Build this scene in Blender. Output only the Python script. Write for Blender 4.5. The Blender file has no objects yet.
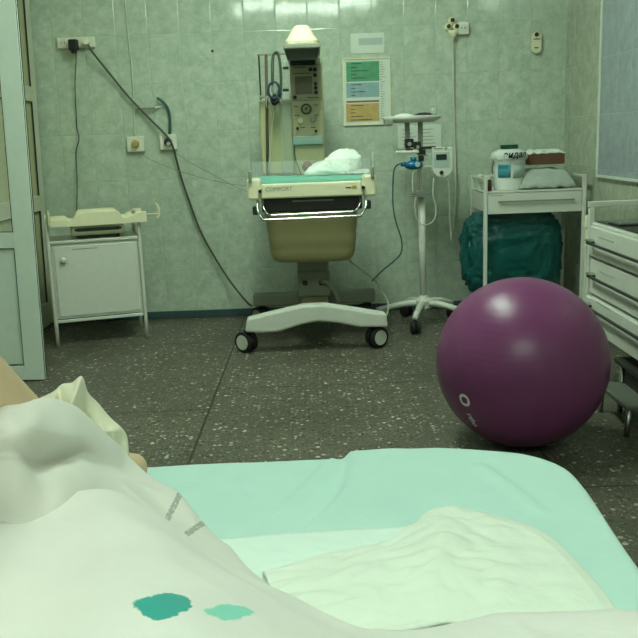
import bpy, bmesh, math, random
from mathutils import Vector, Matrix, noise
random.seed(7)
PI = math.pi
SC = bpy.context.scene
COL = SC.collection
V = Vector

# ---------------------------------------------------------------- camera model (also used to read positions off the photograph)
FPX, HC, PITCH, ROLL = 850.0, 1.133, .2076, -.0366
_F = V((0, math.cos(PITCH), -math.sin(PITCH))); _r = V((1, 0, 0)); _u = _r.cross(_F)
_R = _r*math.cos(ROLL)+_u*math.sin(ROLL); _U = -_r*math.sin(ROLL)+_u*math.cos(ROLL)
def ray(x, y): return _F*FPX+_R*(x-319)-_U*(y-319)
def P(x, y, Y):
    v = ray(x, y); return V((0, 0, HC))+v*(Y/v.y)
def PX(x, y, X):
    v = ray(x, y); return V((0, 0, HC))+v*(X/v.x)
def PZ(x, y, Z):
    v = ray(x, y); return V((0, 0, HC))+v*((Z-HC)/v.z)
cam = bpy.data.cameras.new('camera'); cam.sensor_width = 36; cam.lens = FPX/638*36
cam.clip_start = .02
co = bpy.data.objects.new('camera', cam); COL.objects.link(co); SC.camera = co
co.matrix_world = Matrix(((_R.x, _U.x, -_F.x, 0), (_R.y, _U.y, -_F.y, 0), (_R.z, _U.z, -_F.z, HC), (0, 0, 0, 1)))

# ---------------------------------------------------------------- materials
def lin(c):
    return tuple((v/255/12.92 if v/255 <= .04045 else ((v/255+.055)/1.055)**2.4) for v in c)+(1,)
class NT:
    def __init__(s, name):
        s.m = bpy.data.materials.new(name); s.m.use_nodes = True
        s.t = s.m.node_tree; s.b = s.t.nodes['Principled BSDF']
    def n(s, typ, **kw):
        nd = s.t.nodes.new(typ)
        for k, v in kw.items():
            if k.startswith('i_'): nd.inputs[k[2:].replace('_', ' ')].default_value = v
            else: setattr(nd, k, v)
        return nd
    def l(s, a, b): s.t.links.new(a, b)
    def math(s, op, a, b=None, c=None, clamp=False):
        nd = s.t.nodes.new('ShaderNodeMath'); nd.operation = op; nd.use_clamp = clamp
        for i, v in enumerate((a, b, c)):
            if v is None: continue
            if isinstance(v, (int, float)): nd.inputs[i].default_value = v
            else: s.l(v, nd.inputs[i])
        return nd.outputs[0]
    def mix(s, f, a, b):
        nd = s.t.nodes.new('ShaderNodeMix'); nd.data_type = 'RGBA'
        for k, v in ((0, f), (6, a), (7, b)):
            if isinstance(v, (int, float)): nd.inputs[k].default_value = v
            elif isinstance(v, tuple): nd.inputs[k].default_value = v
            else: s.l(v, nd.inputs[k])
        return nd.outputs[2]
def mat(name, c, rough=.5, metal=0, trans=0, alpha=1, ior=1.45, vary=.06, scale=30, bump=0, bscale=60, emit=None, es=1, coat=0, sheen=0):
    n = NT(name); b = n.b; col = lin(c)
    b.inputs['Roughness'].default_value = rough; b.inputs['Metallic'].default_value = metal
    b.inputs['Transmission Weight'].default_value = trans; b.inputs['Alpha'].default_value = alpha
    b.inputs['IOR'].default_value = ior; b.inputs['Coat Weight'].default_value = coat
    b.inputs['Sheen Weight'].default_value = sheen
    pos = n.n('ShaderNodeNewGeometry').outputs['Position']
    nz = n.n('ShaderNodeTexNoise', i_Scale=scale, i_Detail=4.0); n.l(pos, nz.inputs['Vector'])
    lo = tuple(v*(1-vary) for v in col[:3])+(1,); hi = tuple(min(1, v*(1+vary)) for v in col[:3])+(1,)
    n.l(n.mix(nz.outputs['Fac'], lo, hi), b.inputs['Base Color'])
    if bump:
        bz = n.n('ShaderNodeTexNoise', i_Scale=bscale, i_Detail=5.0); n.l(pos, bz.inputs['Vector'])
        bp = n.n('ShaderNodeBump', i_Strength=bump, i_Distance=.01); n.l(bz.outputs['Fac'], bp.inputs['Height'])
        n.l(bp.outputs[0], b.inputs['Normal'])
    if emit:
        b.inputs['Emission Color'].default_value = emit; b.inputs['Emission Strength'].default_value = es
    return n.m

def tile_mat(name, base, vein, light, rough=.07, ax='X'):
    n = NT(name); b = n.b
    pos = n.n('ShaderNodeNewGeometry').outputs['Position']
    sp = n.n('ShaderNodeSeparateXYZ'); n.l(pos, sp.inputs[0])
    x = n.math('ADD', sp.outputs[ax], .005+40*.2); z = n.math('ADD', sp.outputs['Z'], -.0155+.3*20)
    cb = n.n('ShaderNodeCombineXYZ'); n.l(x, cb.inputs[0]); n.l(z, cb.inputs[1])
    fx = n.math('FRACT', n.math('DIVIDE', x, .2)); fz = n.math('FRACT', n.math('DIVIDE', z, .3))
    dx = n.math('MULTIPLY', n.math('MINIMUM', fx, n.math('SUBTRACT', 1, fx)), .2)
    dz = n.math('MULTIPLY', n.math('MINIMUM', fz, n.math('SUBTRACT', 1, fz)), .3)
    d = n.math('MINIMUM', dx, dz)
    joint = n.math('SUBTRACT', 1, n.math('DIVIDE', d, .0022, clamp=True), clamp=True)
    # every tile draws its marbling from another place and tilts by a hair
    ids = n.n('ShaderNodeCombineXYZ'); n.l(n.math('FLOOR', n.math('DIVIDE', x, .2)), ids.inputs[0]); n.l(n.math('FLOOR', n.math('DIVIDE', z, .3)), ids.inputs[1])
    wn = n.n('ShaderNodeTexWhiteNoise', noise_dimensions='3D'); n.l(ids.outputs[0], wn.inputs['Vector'])
    add = n.n('ShaderNodeVectorMath', operation='MULTIPLY_ADD'); n.l(wn.outputs['Color'], add.inputs[0]); add.inputs[1].default_value = (9, 9, 9); n.l(pos, add.inputs[2])
    n1 = n.n('ShaderNodeTexNoise', i_Scale=15.0, i_Detail=7.0, i_Roughness=.72, i_Distortion=.3); n.l(add.outputs[0], n1.inputs['Vector'])
    n2 = n.n('ShaderNodeTexNoise', i_Scale=48.0, i_Detail=4.0, i_Roughness=.75); n.l(add.outputs[0], n2.inputs['Vector'])
    r1 = n.n('ShaderNodeValToRGB'); r1.color_ramp.elements[0].position = .38; r1.color_ramp.elements[1].position = .66
    r1.color_ramp.elements[0].color = lin(vein); r1.color_ramp.elements[1].color = lin(base); n.l(n1.outputs['Fac'], r1.inputs[0])
    r2 = n.math('MULTIPLY', n.math('SUBTRACT', n2.outputs['Fac'], .52, clamp=True), 2.2, clamp=True)
    c = n.mix(r2, r1.outputs[0], lin(light))
    pv = n.math('MULTIPLY', wn.outputs['Value'], .22)
    c = n.mix(pv, c, lin(vein))
    wj = n.math('MULTIPLY', joint, .38)
    c = n.mix(wj, c, lin(tuple(v*.62 for v in base)))
    n.l(c, b.inputs['Base Color'])
    b.inputs['Roughness'].default_value = rough
    n.l(n.math('ADD', n.math('MULTIPLY', joint, .5), rough), b.inputs['Roughness'])
    wav = n.n('ShaderNodeTexNoise', i_Scale=7.0, i_Detail=2.0); n.l(add.outputs[0], wav.inputs['Vector'])
    edge = n.math('DIVIDE', d, .006, clamp=True)
    h = n.math('ADD', n.math('MULTIPLY', edge, .0013), n.math('MULTIPLY', wav.outputs['Fac'], .0005))
    tl = n.math('MULTIPLY', n.math('MULTIPLY', n.math('SUBTRACT', fz, .5), n.math('SUBTRACT', wn.outputs['Value'], .5)), .003)
    h = n.math('ADD', h, tl)
    bp = n.n('ShaderNodeBump', i_Strength=.7, i_Distance=1.0); n.l(h, bp.inputs['Height']); n.l(bp.outputs[0], b.inputs['Normal'])
    return n.m

def floor_mat():
    n = NT('terrazzo'); b = n.b
    pos = n.n('ShaderNodeNewGeometry').outputs['Position']
    sp = n.n('ShaderNodeSeparateXYZ'); n.l(pos, sp.inputs[0])
    vo = n.n('ShaderNodeTexVoronoi', i_Scale=48.0, i_Randomness=1.0); n.l(pos, vo.inputs['Vector'])
    sx = n.n('ShaderNodeSeparateColor'); n.l(vo.outputs['Color'], sx.inputs[0])
    size = n.math('MULTIPLY_ADD', sx.outputs[1], .38, .10)
    inside = n.math('LESS_THAN', vo.outputs['Distance'], size)
    rp = n.n('ShaderNodeValToRGB'); cr = rp.color_ramp; cr.interpolation = 'CONSTANT'
    cr.elements[0].position = 0; cr.elements[0].color = lin((48, 50, 44)); cr.elements[1].position = .4; cr.elements[1].color = lin((112, 112, 98))
    e = cr.elements.new(.66); e.color = lin((156, 152, 136)); e = cr.elements.new(.86); e.color = lin((205, 202, 186))
    n.l(sx.outputs[0], rp.inputs[0])
    big = n.n('ShaderNodeTexNoise', i_Scale=2.3, i_Detail=5.0, i_Roughness=.6); n.l(pos, big.inputs['Vector'])
    fine = n.n('ShaderNodeTexNoise', i_Scale=150.0, i_Detail=3.0); n.l(pos, fine.inputs['Vector'])
    base = n.mix(big.outputs['Fac'], lin((56, 55, 45)), lin((88, 85, 72)))
    base = n.mix(n.math('MULTIPLY', fine.outputs['Fac'], .45), base, lin((124, 120, 104)))
    c = n.mix(n.math('MULTIPLY', inside, .8), base, rp.outputs[0])
    v2 = n.n('ShaderNodeTexVoronoi', i_Scale=115.0, i_Randomness=1.0); n.l(pos, v2.inputs['Vector'])
    s2 = n.n('ShaderNodeSeparateColor'); n.l(v2.outputs['Color'], s2.inputs[0])
    in2 = n.math('LESS_THAN', v2.outputs['Distance'], n.math('MULTIPLY_ADD', s2.outputs[1], .35, .12))
    r2 = n.n('ShaderNodeValToRGB'); r2.color_ramp.interpolation = 'CONSTANT'; r2.color_ramp.elements[0].color = lin((40, 42, 36)); r2.color_ramp.elements[1].position = .35; r2.color_ramp.elements[1].color = lin((128, 126, 110))
    e2 = r2.color_ramp.elements.new(.72); e2.color = lin((176, 172, 152)); n.l(s2.outputs[0], r2.inputs[0])
    c = n.mix(n.math('MULTIPLY', in2, .6), c, r2.outputs[0])
    dirt = n.n('ShaderNodeTexNoise', i_Scale=1.4, i_Detail=6.0, i_Roughness=.6); n.l(pos, dirt.inputs['Vector'])
    c = n.mix(n.math('MULTIPLY', n.math('SUBTRACT', dirt.outputs['Fac'], .42, clamp=True), 1.9, clamp=True), c, lin((58, 56, 44)))
    X, Y = sp.outputs['X'], sp.outputs['Y']
    dX = n.math('ABSOLUTE', n.math('SUBTRACT', n.math('MODULO', n.math('ADD', X, .492+12.8+.64), 1.28), .64))
    right = n.math('GREATER_THAN', X, -.492)
    off = n.math('MULTIPLY_ADD', right, -.31, -3.55)          # slabs left of the joint are shifted
    dY = n.math('ABSOLUTE', n.math('SUBTRACT', n.math('MODULO', n.math('ADD', n.math('ADD', Y, off), 12.8+.64), 1.28), .64))
    farx = n.math('GREATER_THAN', n.math('ABSOLUTE', n.math('ADD', X, .492)), .9)
    dX = n.math('ADD', dX, n.math('MULTIPLY', farx, 0))
    j = n.math('LESS_THAN', n.math('MINIMUM', dX, n.math('MULTIPLY', dY, 1.3)), .0055)
    c = n.mix(n.math('MULTIPLY', j, .75), c, lin((22, 22, 18)))
    n.l(c, b.inputs['Base Color'])
    n.l(n.math('MULTIPLY_ADD', big.outputs['Fac'], .3, .3), b.inputs['Roughness'])
    b.inputs['Specular IOR Level'].default_value = .35
    return n.m

def cloth_mat(name, c, stains=(), bump=.25, rough=.85):
    """stains: (centre, axis_u, axis_v, half_u, half_v, colour, strength, raggedness)"""
    n = NT(name); b = n.b
    pos = n.n('ShaderNodeNewGeometry').outputs['Position']
    nz = n.n('ShaderNodeTexNoise', i_Scale=14.0, i_Detail=4.0); n.l(pos, nz.inputs['Vector'])
    col = n.mix(nz.outputs['Fac'], lin(tuple(v*.965 for v in c)), lin(tuple(min(255, v*1.02) for v in c)))
    for (ce, au, av, hu, hv, sc, st, rag) in stains:
        sub = n.n('ShaderNodeVectorMath', operation='SUBTRACT'); n.l(pos, sub.inputs[0]); sub.inputs[1].default_value = ce
        d = []
        for a, h in ((au, hu), (av, hv)):
            dt = n.n('ShaderNodeVectorMath', operation='DOT_PRODUCT'); n.l(sub.outputs[0], dt.inputs[0]); dt.inputs[1].default_value = a
            q = n.math('DIVIDE', dt.outputs['Value'], h); d.append(n.math('POWER', n.math('ABSOLUTE', q), 2 if rag < 2 else 6))
        r = n.math('ADD', d[0], d[1])
        wz = n.n('ShaderNodeTexNoise', i_Scale=(42.0 if rag < 2 else 330.0), i_Detail=3.0, i_Roughness=.6); n.l(pos, wz.inputs['Vector'])
        r = n.math('ADD', r, n.math('MULTIPLY', n.math('SUBTRACT', wz.outputs['Fac'], .5), 2.6 if rag < 2 else 9.0))
        f = n.math('MULTIPLY', n.math('SUBTRACT', 1.0, r), 5.0, clamp=True)
        col = n.mix(n.math('MULTIPLY', f, st), col, lin(sc))
    n.l(col, b.inputs['Base Color']); b.inputs['Roughness'].default_value = rough
    b.inputs['Specular IOR Level'].default_value = .2; b.inputs['Sheen Weight'].default_value = .15
    bz = n.n('ShaderNodeTexNoise', i_Scale=55.0, i_Detail=4.0); n.l(pos, bz.inputs['Vector'])
    bp = n.n('ShaderNodeBump', i_Strength=bump, i_Distance=.004); n.l(bz.outputs['Fac'], bp.inputs['Height']); n.l(bp.outputs[0], b.inputs['Normal'])
    return n.m

M = dict(
    white=mat('white_enamel', (205, 208, 196), .35), cream=mat('cream_plastic', (222, 218, 184), .45),
    beige=mat('beige_plastic', (158, 150, 112), .5), paint=mat('painted_wood', (210, 220, 208), .4, bump=.1, bscale=20),
    panel=mat('yellowed_panel', (178, 178, 136), .5, bump=.1, bscale=20), wood=mat('painted_sill', (196, 200, 176), .5),
    black=mat('black_rubber', (22, 23, 22), .5), dark=mat('dark_plastic', (44, 46, 42), .45),
    grey=mat('grey_plastic', (134, 138, 122), .5), chrome=mat('chrome', (205, 208, 205), .16, metal=1),
    steel=mat('brushed_steel', (165, 168, 162), .35, metal=1), teal=mat('teal_sheet', (78, 176, 152), .8, bump=.5, bscale=40),
    bag=mat('teal_film', (18, 88, 84), .16, alpha=.8, bump=.6, bscale=30, vary=.35, scale=14),
    acrylic=mat('clear_acrylic', (225, 240, 232), .05, alpha=.13), hose=mat('teal_rubber_hose', (48, 88, 82), .5),
    blue=mat('blue_plastic', (18, 104, 140), .25), cablew=mat('white_cable', (196, 196, 180), .5),
    cableg=mat('green_grey_cable', (66, 76, 62), .5), brown=mat('brown_hose', (92, 74, 60), .5),
    paper=mat('paper', (206, 214, 200), .8), base=mat('skirting_paint', (52, 74, 76), .5, bump=.2),
    plaster=mat('plaster', (168, 176, 164), .8), lightbox=mat('light_grey_film', (168, 184, 174), .4),
    skin=mat('skin', (216, 186, 154), .5, bump=.08, bscale=120, scale=12), redskin=mat('reddish_brown', (104, 60, 46), .6),
    screen=mat('lcd_screen', (64, 82, 74), .25), label=mat('label_blue', (70, 146, 160), .5), ink=mat('ink', (24, 26, 28), .6),
    greenlid=mat('dark_green_lid', (16, 62, 34), .4), cardboard=mat('brown_box', (96, 64, 46), .7), brass=mat('ochre_plastic', (170, 144, 76), .45),
    film=mat('clear_white_film', (226, 234, 226), .2, alpha=.8, bump=.8, bscale=35), glass=mat('jar_glass', (190, 205, 190), .08, alpha=.45),
    blackglass=mat('black_glass_top', (20, 26, 26), .08), hinge=mat('hinge_line', (38, 50, 42), .6),
    pgreen=mat('poster_green', (84, 150, 110), .7, vary=.3), pblue=mat('poster_blue', (138, 168, 170), .7, vary=.3),
    porange=mat('poster_orange', (188, 160, 100), .7, vary=.3), pred=mat('poster_red', (150, 92, 68), .7),
    pale_blue=mat('pale_blue_plastic', (150, 184, 180), .4), whitetext=mat('white_print', (224, 222, 220), .6),
    ivory=mat('ivory_plastic', (218, 218, 200), .45),
    pale_disc=mat('pale_wheel', (190, 194, 182), .45),
    grille=mat('heater_grille', (92, 92, 82), .3, metal=.6),
)
LAMP = (.80, 1.0, .83, 1)
M['lampB'] = mat('lamp_diffuser_near', (240, 250, 240), .5, emit=LAMP, es=20)
M['lampA'] = mat('lamp_diffuser_far', (240, 250, 240), .5, emit=LAMP, es=21)

# ---------------------------------------------------------------- mesh helpers
def catmull(pts, k=6):
    pts = [V(p) for p in pts]
    if len(pts) < 3: return pts
    q = [pts[0]*2-pts[1]]+pts+[pts[-1]*2-pts[-2]]; out = []
    for i in range(1, len(q)-2):
        a, b, c, d = q[i-1:i+3]
        for j in range(k):
            t = j/k; out.append(.5*((2*b)+(c-a)*t+(2*a-5*b+4*c-d)*t*t+(-a+3*b-3*c+d)*t**3))
    out.append(pts[-1]); return out
WL = {}
class MB:
    def __init__(s): s.bm = bmesh.new()
    def box(s, c, d, rz=0, rx=0, ry=0, taper=(1, 1)):
        r = bmesh.ops.create_cube(s.bm, size=1)
        m = Matrix.Translation(V(c)) @ Matrix.Rotation(rz, 4, 'Z') @ Matrix.Rotation(rx, 4, 'X') @ Matrix.Rotation(ry, 4, 'Y')
        for v in r['verts']:
            k = taper if v.co.z > 0 else (1, 1)
            v.co = m @ V((v.co.x*d[0]*k[0], v.co.y*d[1]*k[1], v.co.z*d[2]))
        return s
    def mm(s, x0, x1, y0, y1, z0, z1): return s.box(((x0+x1)/2, (y0+y1)/2, (z0+z1)/2), (x1-x0, y1-y0, z1-z0))
    def tube(s, pts, r, n=10, smooth=True, k=6, flat=1):
        pts = catmull(pts, k) if smooth else [V(p) for p in pts]
        N = len(pts); rs = r if callable(r) else (lambda t: r)
        up = None; rings = []
        for i, p in enumerate(pts):
            t = (pts[min(i+1, N-1)]-pts[max(i-1, 0)]).normalized()
            if up is None: up = t.orthogonal().normalized()
            up = (up-t*up.dot(t)); up = up.normalized() if up.length > 1e-6 else t.orthogonal().normalized()
            w = t.cross(up); rr = rs(i/(N-1))
            rings.append([s.bm.verts.new(p+(up*math.cos(a)+w*math.sin(a)*flat)*rr) for a in [2*PI*j/n for j in range(n)]])
        for a, b in zip(rings, rings[1:]):
            for j in range(n): s.bm.faces.new((a[j], a[(j+1) % n], b[(j+1) % n], b[j]))
        s.bm.faces.new(rings[0][::-1]); s.bm.faces.new(rings[-1]); return s
    def cyl(s, a, b, r, r2=None, n=20):
        r2 = r if r2 is None else r2
        return s.tube([a, b], lambda t: r+(r2-r)*t, n, smooth=False)
    def lathe(s, prof, c, n=28, sx=1, sy=1, fn=None):
        rings = []
        for (r, z) in prof:
            ring = []
            for j in range(n):
                a = 2*PI*j/n; rr = r*(fn(a, z) if fn else 1)
                ring.append(s.bm.verts.new(V(c)+V((rr*math.cos(a)*sx, rr*math.sin(a)*sy, z))))
            rings.append(ring)
        for a, b in zip(rings, rings[1:]):
            for j in range(n): s.bm.faces.new((a[j], a[(j+1) % n], b[(j+1) % n], b[j]))
        s.bm.faces.new(rings[0][::-1]); s.bm.faces.new(rings[-1]); return s
    def ball(s, c, r, sub=3, fn=None):
        r = (r, r, r) if isinstance(r, (int, float)) else r
        g = bmesh.ops.create_icosphere(s.bm, subdivisions=sub, radius=1)
        for v in g['verts']:
            k = fn(v.co) if fn else 1
            v.co = V((v.co.x*r[0], v.co.y*r[1], v.co.z*r[2]))*k+V(c)
        return s
    def prism(s, poly, a, b, axis='y'):
        """poly of (p,q) extruded from a to b along axis"""
        f = {'y': lambda p, q, t: (p, t, q), 'x': lambda p, q, t: (t, p, q), 'z': lambda p, q, t: (p, q, t)}[axis]
        A = [s.bm.verts.new(f(p, q, a)) for p, q in poly]; B = [s.bm.verts.new(f(p, q, b)) for p, q in poly]; n = len(A)
        s.bm.faces.new(A); s.bm.faces.new(B[::-1])
        for j in range(n): s.bm.faces.new((A[j], B[j], B[(j+1) % n], A[(j+1) % n]))
        return s
    def grid(s, fn, nu, nv):
        g = [[s.bm.verts.new(fn(i/nu, j/nv)) for i in range(nu+1)] for j in range(nv+1)]
        for j in range(nv):
            for i in range(nu): s.bm.faces.new((g[j][i], g[j][i+1], g[j+1][i+1], g[j+1][i]))
        return s
    def obj(s, name, m, parent=None, bevel=0, smooth=False, solid=0, subd=0, origin=None, keep_n=False):
        if not keep_n: bmesh.ops.recalc_face_normals(s.bm, faces=s.bm.faces)
        vs = [v.co for v in s.bm.verts]
        if origin is None:
            lo = V(min(v[i] for v in vs) for i in range(3)); hi = V(max(v[i] for v in vs) for i in range(3))
            origin = V(((lo.x+hi.x)/2, (lo.y+hi.y)/2, lo.z))
        origin = V(origin)
        for v in s.bm.verts: v.co = v.co-origin
        me = bpy.data.meshes.new(name); s.bm.to_mesh(me); s.bm.free()
        for mt in (m if isinstance(m, list) else [m]): me.materials.append(mt)
        o = bpy.data.objects.new(name, me); COL.objects.link(o)
        if smooth:
            for p in me.polygons: p.use_smooth = True
        if parent is not None:
            o.parent = parent; o.location = origin-WL[parent.name]
        else: o.location = origin
        WL[o.name] = origin
        if solid:
            d = o.modifiers.new('solid', 'SOLIDIFY'); d.thickness = abs(solid); d.offset = -1 if solid > 0 else 1
        if bevel:
            d = o.modifiers.new('bevel', 'BEVEL'); d.width = bevel; d.segments = 2; d.limit_method = 'ANGLE'; d.angle_limit = .6
        if subd:
            d = o.modifiers.new('sub', 'SUBSURF'); d.levels = subd; d.render_levels = subd
        return o
def split(mb, name, m, parent=None, **kw):
    """each loose piece of the builder becomes an object of its own"""
    seen = set(); out = []
    for v0 in list(mb.bm.verts):
        if v0 in seen: continue
        st = [v0]; isl = []; seen.add(v0)
        while st:
            v = st.pop(); isl.append(v)
            for e in v.link_edges:
                w_ = e.other_vert(v)
                if w_ not in seen: seen.add(w_); st.append(w_)
        nb = MB(); mp = {v: nb.bm.verts.new(v.co) for v in isl}
        for f in {f for v in isl for f in v.link_faces}: nb.bm.faces.new([mp[v] for v in f.verts])
        out.append(nb.obj(name, m, parent, **kw))
    mb.bm.free(); return out
def tag(o, label, cat, group=None):
    o['label'] = label; o['category'] = cat
    if group: o['group'] = group
    return o
def thing(name, loc, label, cat, group=None):
    o = bpy.data.objects.new(name, None); COL.objects.link(o); o.location = loc; WL[o.name] = V(loc)
    o.empty_display_size = .05
    return tag(o, label, cat, group)
def struct(o): o['kind'] = 'structure'; return o
def text(s, size, m, mw, parent, name='lettering', shear=0, extrude=.0006, warp=None, bold=0):
    """flat lettering mesh; mw: world matrix of the text baseline"""
    cu = bpy.data.curves.new('t', 'FONT'); cu.body = s; cu.size = size; cu.extrude = extrude; cu.shear = shear; cu.offset = bold; cu.align_x = 'CENTER'; cu.align_y = 'CENTER'
    to = bpy.data.objects.new('t', cu); COL.objects.link(to)
    dg = bpy.context.evaluated_depsgraph_get(); dg.update()
    me = bpy.data.meshes.new_from_object(to.evaluated_get(dg)); COL.objects.unlink(to); bpy.data.objects.remove(to)
    b = MB(); b.bm.from_mesh(me); bpy.data.meshes.remove(me)
    for v in b.bm.verts: v.co = mw @ v.co
    if warp:
        for v in b.bm.verts: v.co = warp(v.co)
    return b.obj(name, m, parent, keep_n=True)
FRONT = Matrix(((1, 0, 0, 0), (0, 0, -1, 0), (0, 1, 0, 0), (0, 0, 0, 1)))     # text standing up, facing the camera side (-Y)
def nz(p, s=1.0): return noise.noise(V(p)*s)

# ================================================================ THE ROOM
YB, XR, XL, YN, ZC = 5.58, 1.62, -1.86, -2.2, 2.95
mt_wall = tile_mat('wall_tiles', (194, 204, 186), (163, 178, 158), (210, 216, 200))
mt_side = tile_mat('side_tiles', (188, 192, 170), (156, 164, 144), (202, 206, 184), ax='Y')
mt_blue = tile_mat('blue_grey_tile_pattern', (164, 172, 176), (142, 152, 156), (180, 188, 188), rough=.25, ax='Y')
struct(MB().mm(XL-.1, XR+.1, YN-.1, YB+.1, -.1, 0).obj('floor', floor_mat()))
struct(MB().mm(XL-.1, XR+.1, YB, YB+.1, 0, ZC).obj('wall_back', mt_wall))
struct(MB().mm(XR, XR+.1, YN, YB, 0, ZC).obj('wall_right', mt_side))
struct(MB().mm(XL-.1, XL, YN, YB, 0, ZC).obj('wall_left', M['plaster']))
struct(MB().mm(XL-.1, XR+.1, YN-.1, YN, 0, ZC).obj('wall_front', M['plaster']))
struct(MB().mm(XL-.1, XR+.1, YN-.1, YB+.1, ZC, ZC+.1).obj('ceiling', M['plaster']))
struct(MB().mm(XL+.1, XR-.002, YB-.012, YB-.001, .001, .05).obj('baseboard_back', M['base'], bevel=.003))
struct(MB().mm(XR-.012, XR-.001, 4.0, YB-.014, .001, .05).obj('baseboard_right', M['base'], bevel=.003))

# blue-grey framed panel on the right wall
pt = thing('wall_panel', (1.612, 4.4, .87), 'blue-grey panel with a tile pattern and a thin pale edge strip, on the right wall', 'panel')
MB().mm(1.605, 1.617, 3.6, 4.86, .886, 2.3).obj('panel_face', mt_blue, pt)  # tile pattern drawn over the whole face in blue-grey
b = MB(); b.mm(1.598, 1.617, 4.862, 4.878, .87, 2.3); b.mm(1.598, 1.617, 3.6, 4.86, .87, .885); split(b, 'edge_strip', M['paper'], pt, bevel=.002)

# glazed door standing open, its wide face to the camera
ED = -1.384; YD = 4.116
d1 = bpy.data.objects.new('door_1', None); COL.objects.link(d1); d1.location = (-1.6, YD, .01); WL['door_1'] = V(d1.location); struct(d1)
SW = .098
lo_t, mid_b, mid_t, top = .085, P(8, 248, YD).z, P(8, 232, YD).z, 2.3
b = MB()
b.mm(ED-SW, ED, YD, YD+.04, .012, top); b.mm(XL+.012, XL+.012+SW, YD, YD+.04, .012, top)
b.mm(XL+.012+SW, ED-SW, YD, YD+.04, .012, lo_t); b.mm(XL+.012+SW, ED-SW, YD, YD+.04, mid_b, mid_t); b.mm(XL+.012+SW, ED-SW, YD, YD+.04, top-.1, top)
b.obj('door_frame', M['paint'], d1, bevel=.002)
b = MB(); b.mm(XL+.012+SW+.004, ED-SW-.004, YD+.012, YD+.03, lo_t+.004, mid_b-.004); b.obj('lower_panel', M['paint'], d1, bevel=.004)
b = MB(); b.mm(XL+.012+SW-.004, ED-SW+.004, YD+.018, YD+.022, mid_t, top-.1); b.obj('glass_pane', M['acrylic'], d1)
b = MB()
for z0, z1 in ((lo_t, mid_b), (mid_t, top-.1)):
    b.mm(ED-SW-.004, ED-SW, YD+.004, YD+.012, z0, z1); b.mm(XL+.012+SW, ED-SW, YD+.004, YD+.012, z0, z0+.004); b.mm(XL+.012+SW, ED-SW, YD+.004, YD+.012, z1-.004, z1)
b.obj('groove', M['hinge'], d1)
b = MB(); b.mm(ED, ED+.002, YD+.003, YD+.008, .02, top); b.mm(ED, ED+.002, YD+.026, YD+.034, .02, top); split(b, 'rebate_seal', M['hinge'], d1)
# second leaf along the left wall
d2 = bpy.data.objects.new('door_2', None); COL.objects.link(d2); d2.location = (-1.78, 4.8, .01); WL['door_2'] = V(d2.location); struct(d2)
def l2(y, z0, z1, w=.09): return (y, y+w, z0, z1)
xa, xb = -1.80, -1.765
ys, ye = 4.22, 5.545
b = MB(); b.mm(xa, xb, ye-.085, ye, .012, 2.3); b.mm(xa, xb, ys, ys+.085, .012, 2.3)
for z0, z1 in ((.012, .16), (.755, .85), (1.43, 1.52), (2.2, 2.3)): b.mm(xa, xb, ys+.085, ye-.085, z0, z1)
b.obj('door_frame', M['wood'], d2, bevel=.003)
b = MB()
for z0, z1 in ((.16, .755), (.85, 1.43), (1.52, 2.2)): b.mm(xa+.008, xb-.014, ys+.08, ye-.08, z0, z1)
b.obj('panels', M['panel'], d2)
b = MB()
for z0, z1 in ((.16, .755), (.85, 1.43), (1.52, 2.2)):
    b.mm(xb-.012, xb-.002, ye-.09, ye-.085, z0, z1); b.mm(xb-.012, xb-.002, ys+.085, ye-.085, z1-.006, z1)
b.obj('groove', M['hinge'], d2)
for _d in (d1, d2): _d.rotation_euler.y = math.radians(1.5)      # both leaves hang a little out of plumb

# ceiling lamps
def lamp(x0, x1, y0, y1, m, label, n):
    t = thing('ceiling_lamp', ((x0+x1)/2, (y0+y1)/2, ZC-.09), label, 'lamp', 'ceiling lamps')
    MB().mm(x0-.02, x1+.02, y0-.02, y1+.02, ZC-.04, ZC-.002).obj('housing', M['white'], t, bevel=.005)
    w = (x1-x0)/n if (x1-x0) > (y1-y0) else None
    if w:
        for i in range(n): MB().mm(x0+i*w+.01, x0+(i+1)*w-.01, y0, y1, ZC-.085, ZC-.045).obj('diffuser', m, t, bevel=.01)
    else:
        w = (y1-y0)/n
        for i in range(n): MB().mm(x0, x1, y0+i*w+.02, y0+(i+1)*w-.02, ZC-.085, ZC-.045).obj('diffuser', m, t, bevel=.01)
lamp(-1.0, .9, -1.1, -.65, M['lampB'], 'long ceiling lamp with two bright diffusers, over the head of the bed', 2)
lamp(-.35, .15, 2.7, 4.3, M['lampA'], 'ceiling lamp of four short diffusers over the middle of the floor', 4)

# ================================================================ WALL FITTINGS
WY = YB-.001
def wp(x, y, off=0): return P(x, y, YB-off)
def socket_plate(x0, y0, x1, y1, label, name='wall_socket', holes=1, dep=.03, m='ivory'):
    a, c = wp(x0, y1), wp(x1, y0)
    t = thing(name, ((a.x+c.x)/2, WY, a.z), label, 'socket')
    MB().mm(a.x, c.x, WY-dep, WY, a.z, c.z).obj('plate', M[m], t, bevel=.004)
    w = (c.x-a.x)/holes; zc = (a.z+c.z)/2; r = min(w, c.z-a.z)*.36
    for i in range(holes):
        xc = a.x+w*(i+.5)
        b = MB(); b.cyl((xc, WY-dep-.004, zc), (xc, WY-dep, zc), r); sf = b.obj('socket_face', M['white'], t, bevel=.001)
        b = MB()
        for s in (-1, 1): b.cyl((xc+s*r*.4, WY-dep-.0055, zc), (xc+s*r*.4, WY-dep-.004, zc), r*.16, n=10)
        split(b, 'pin_hole', M['black'], sf)
    return t, a, c
t, a, c = socket_plate(59, 37, 95, 49, 'long cream triple socket strip on the left tiles, holding a black adaptor', holes=3)
q = wp(75, 45)
q = wp(76.2, 46.2)
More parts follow.
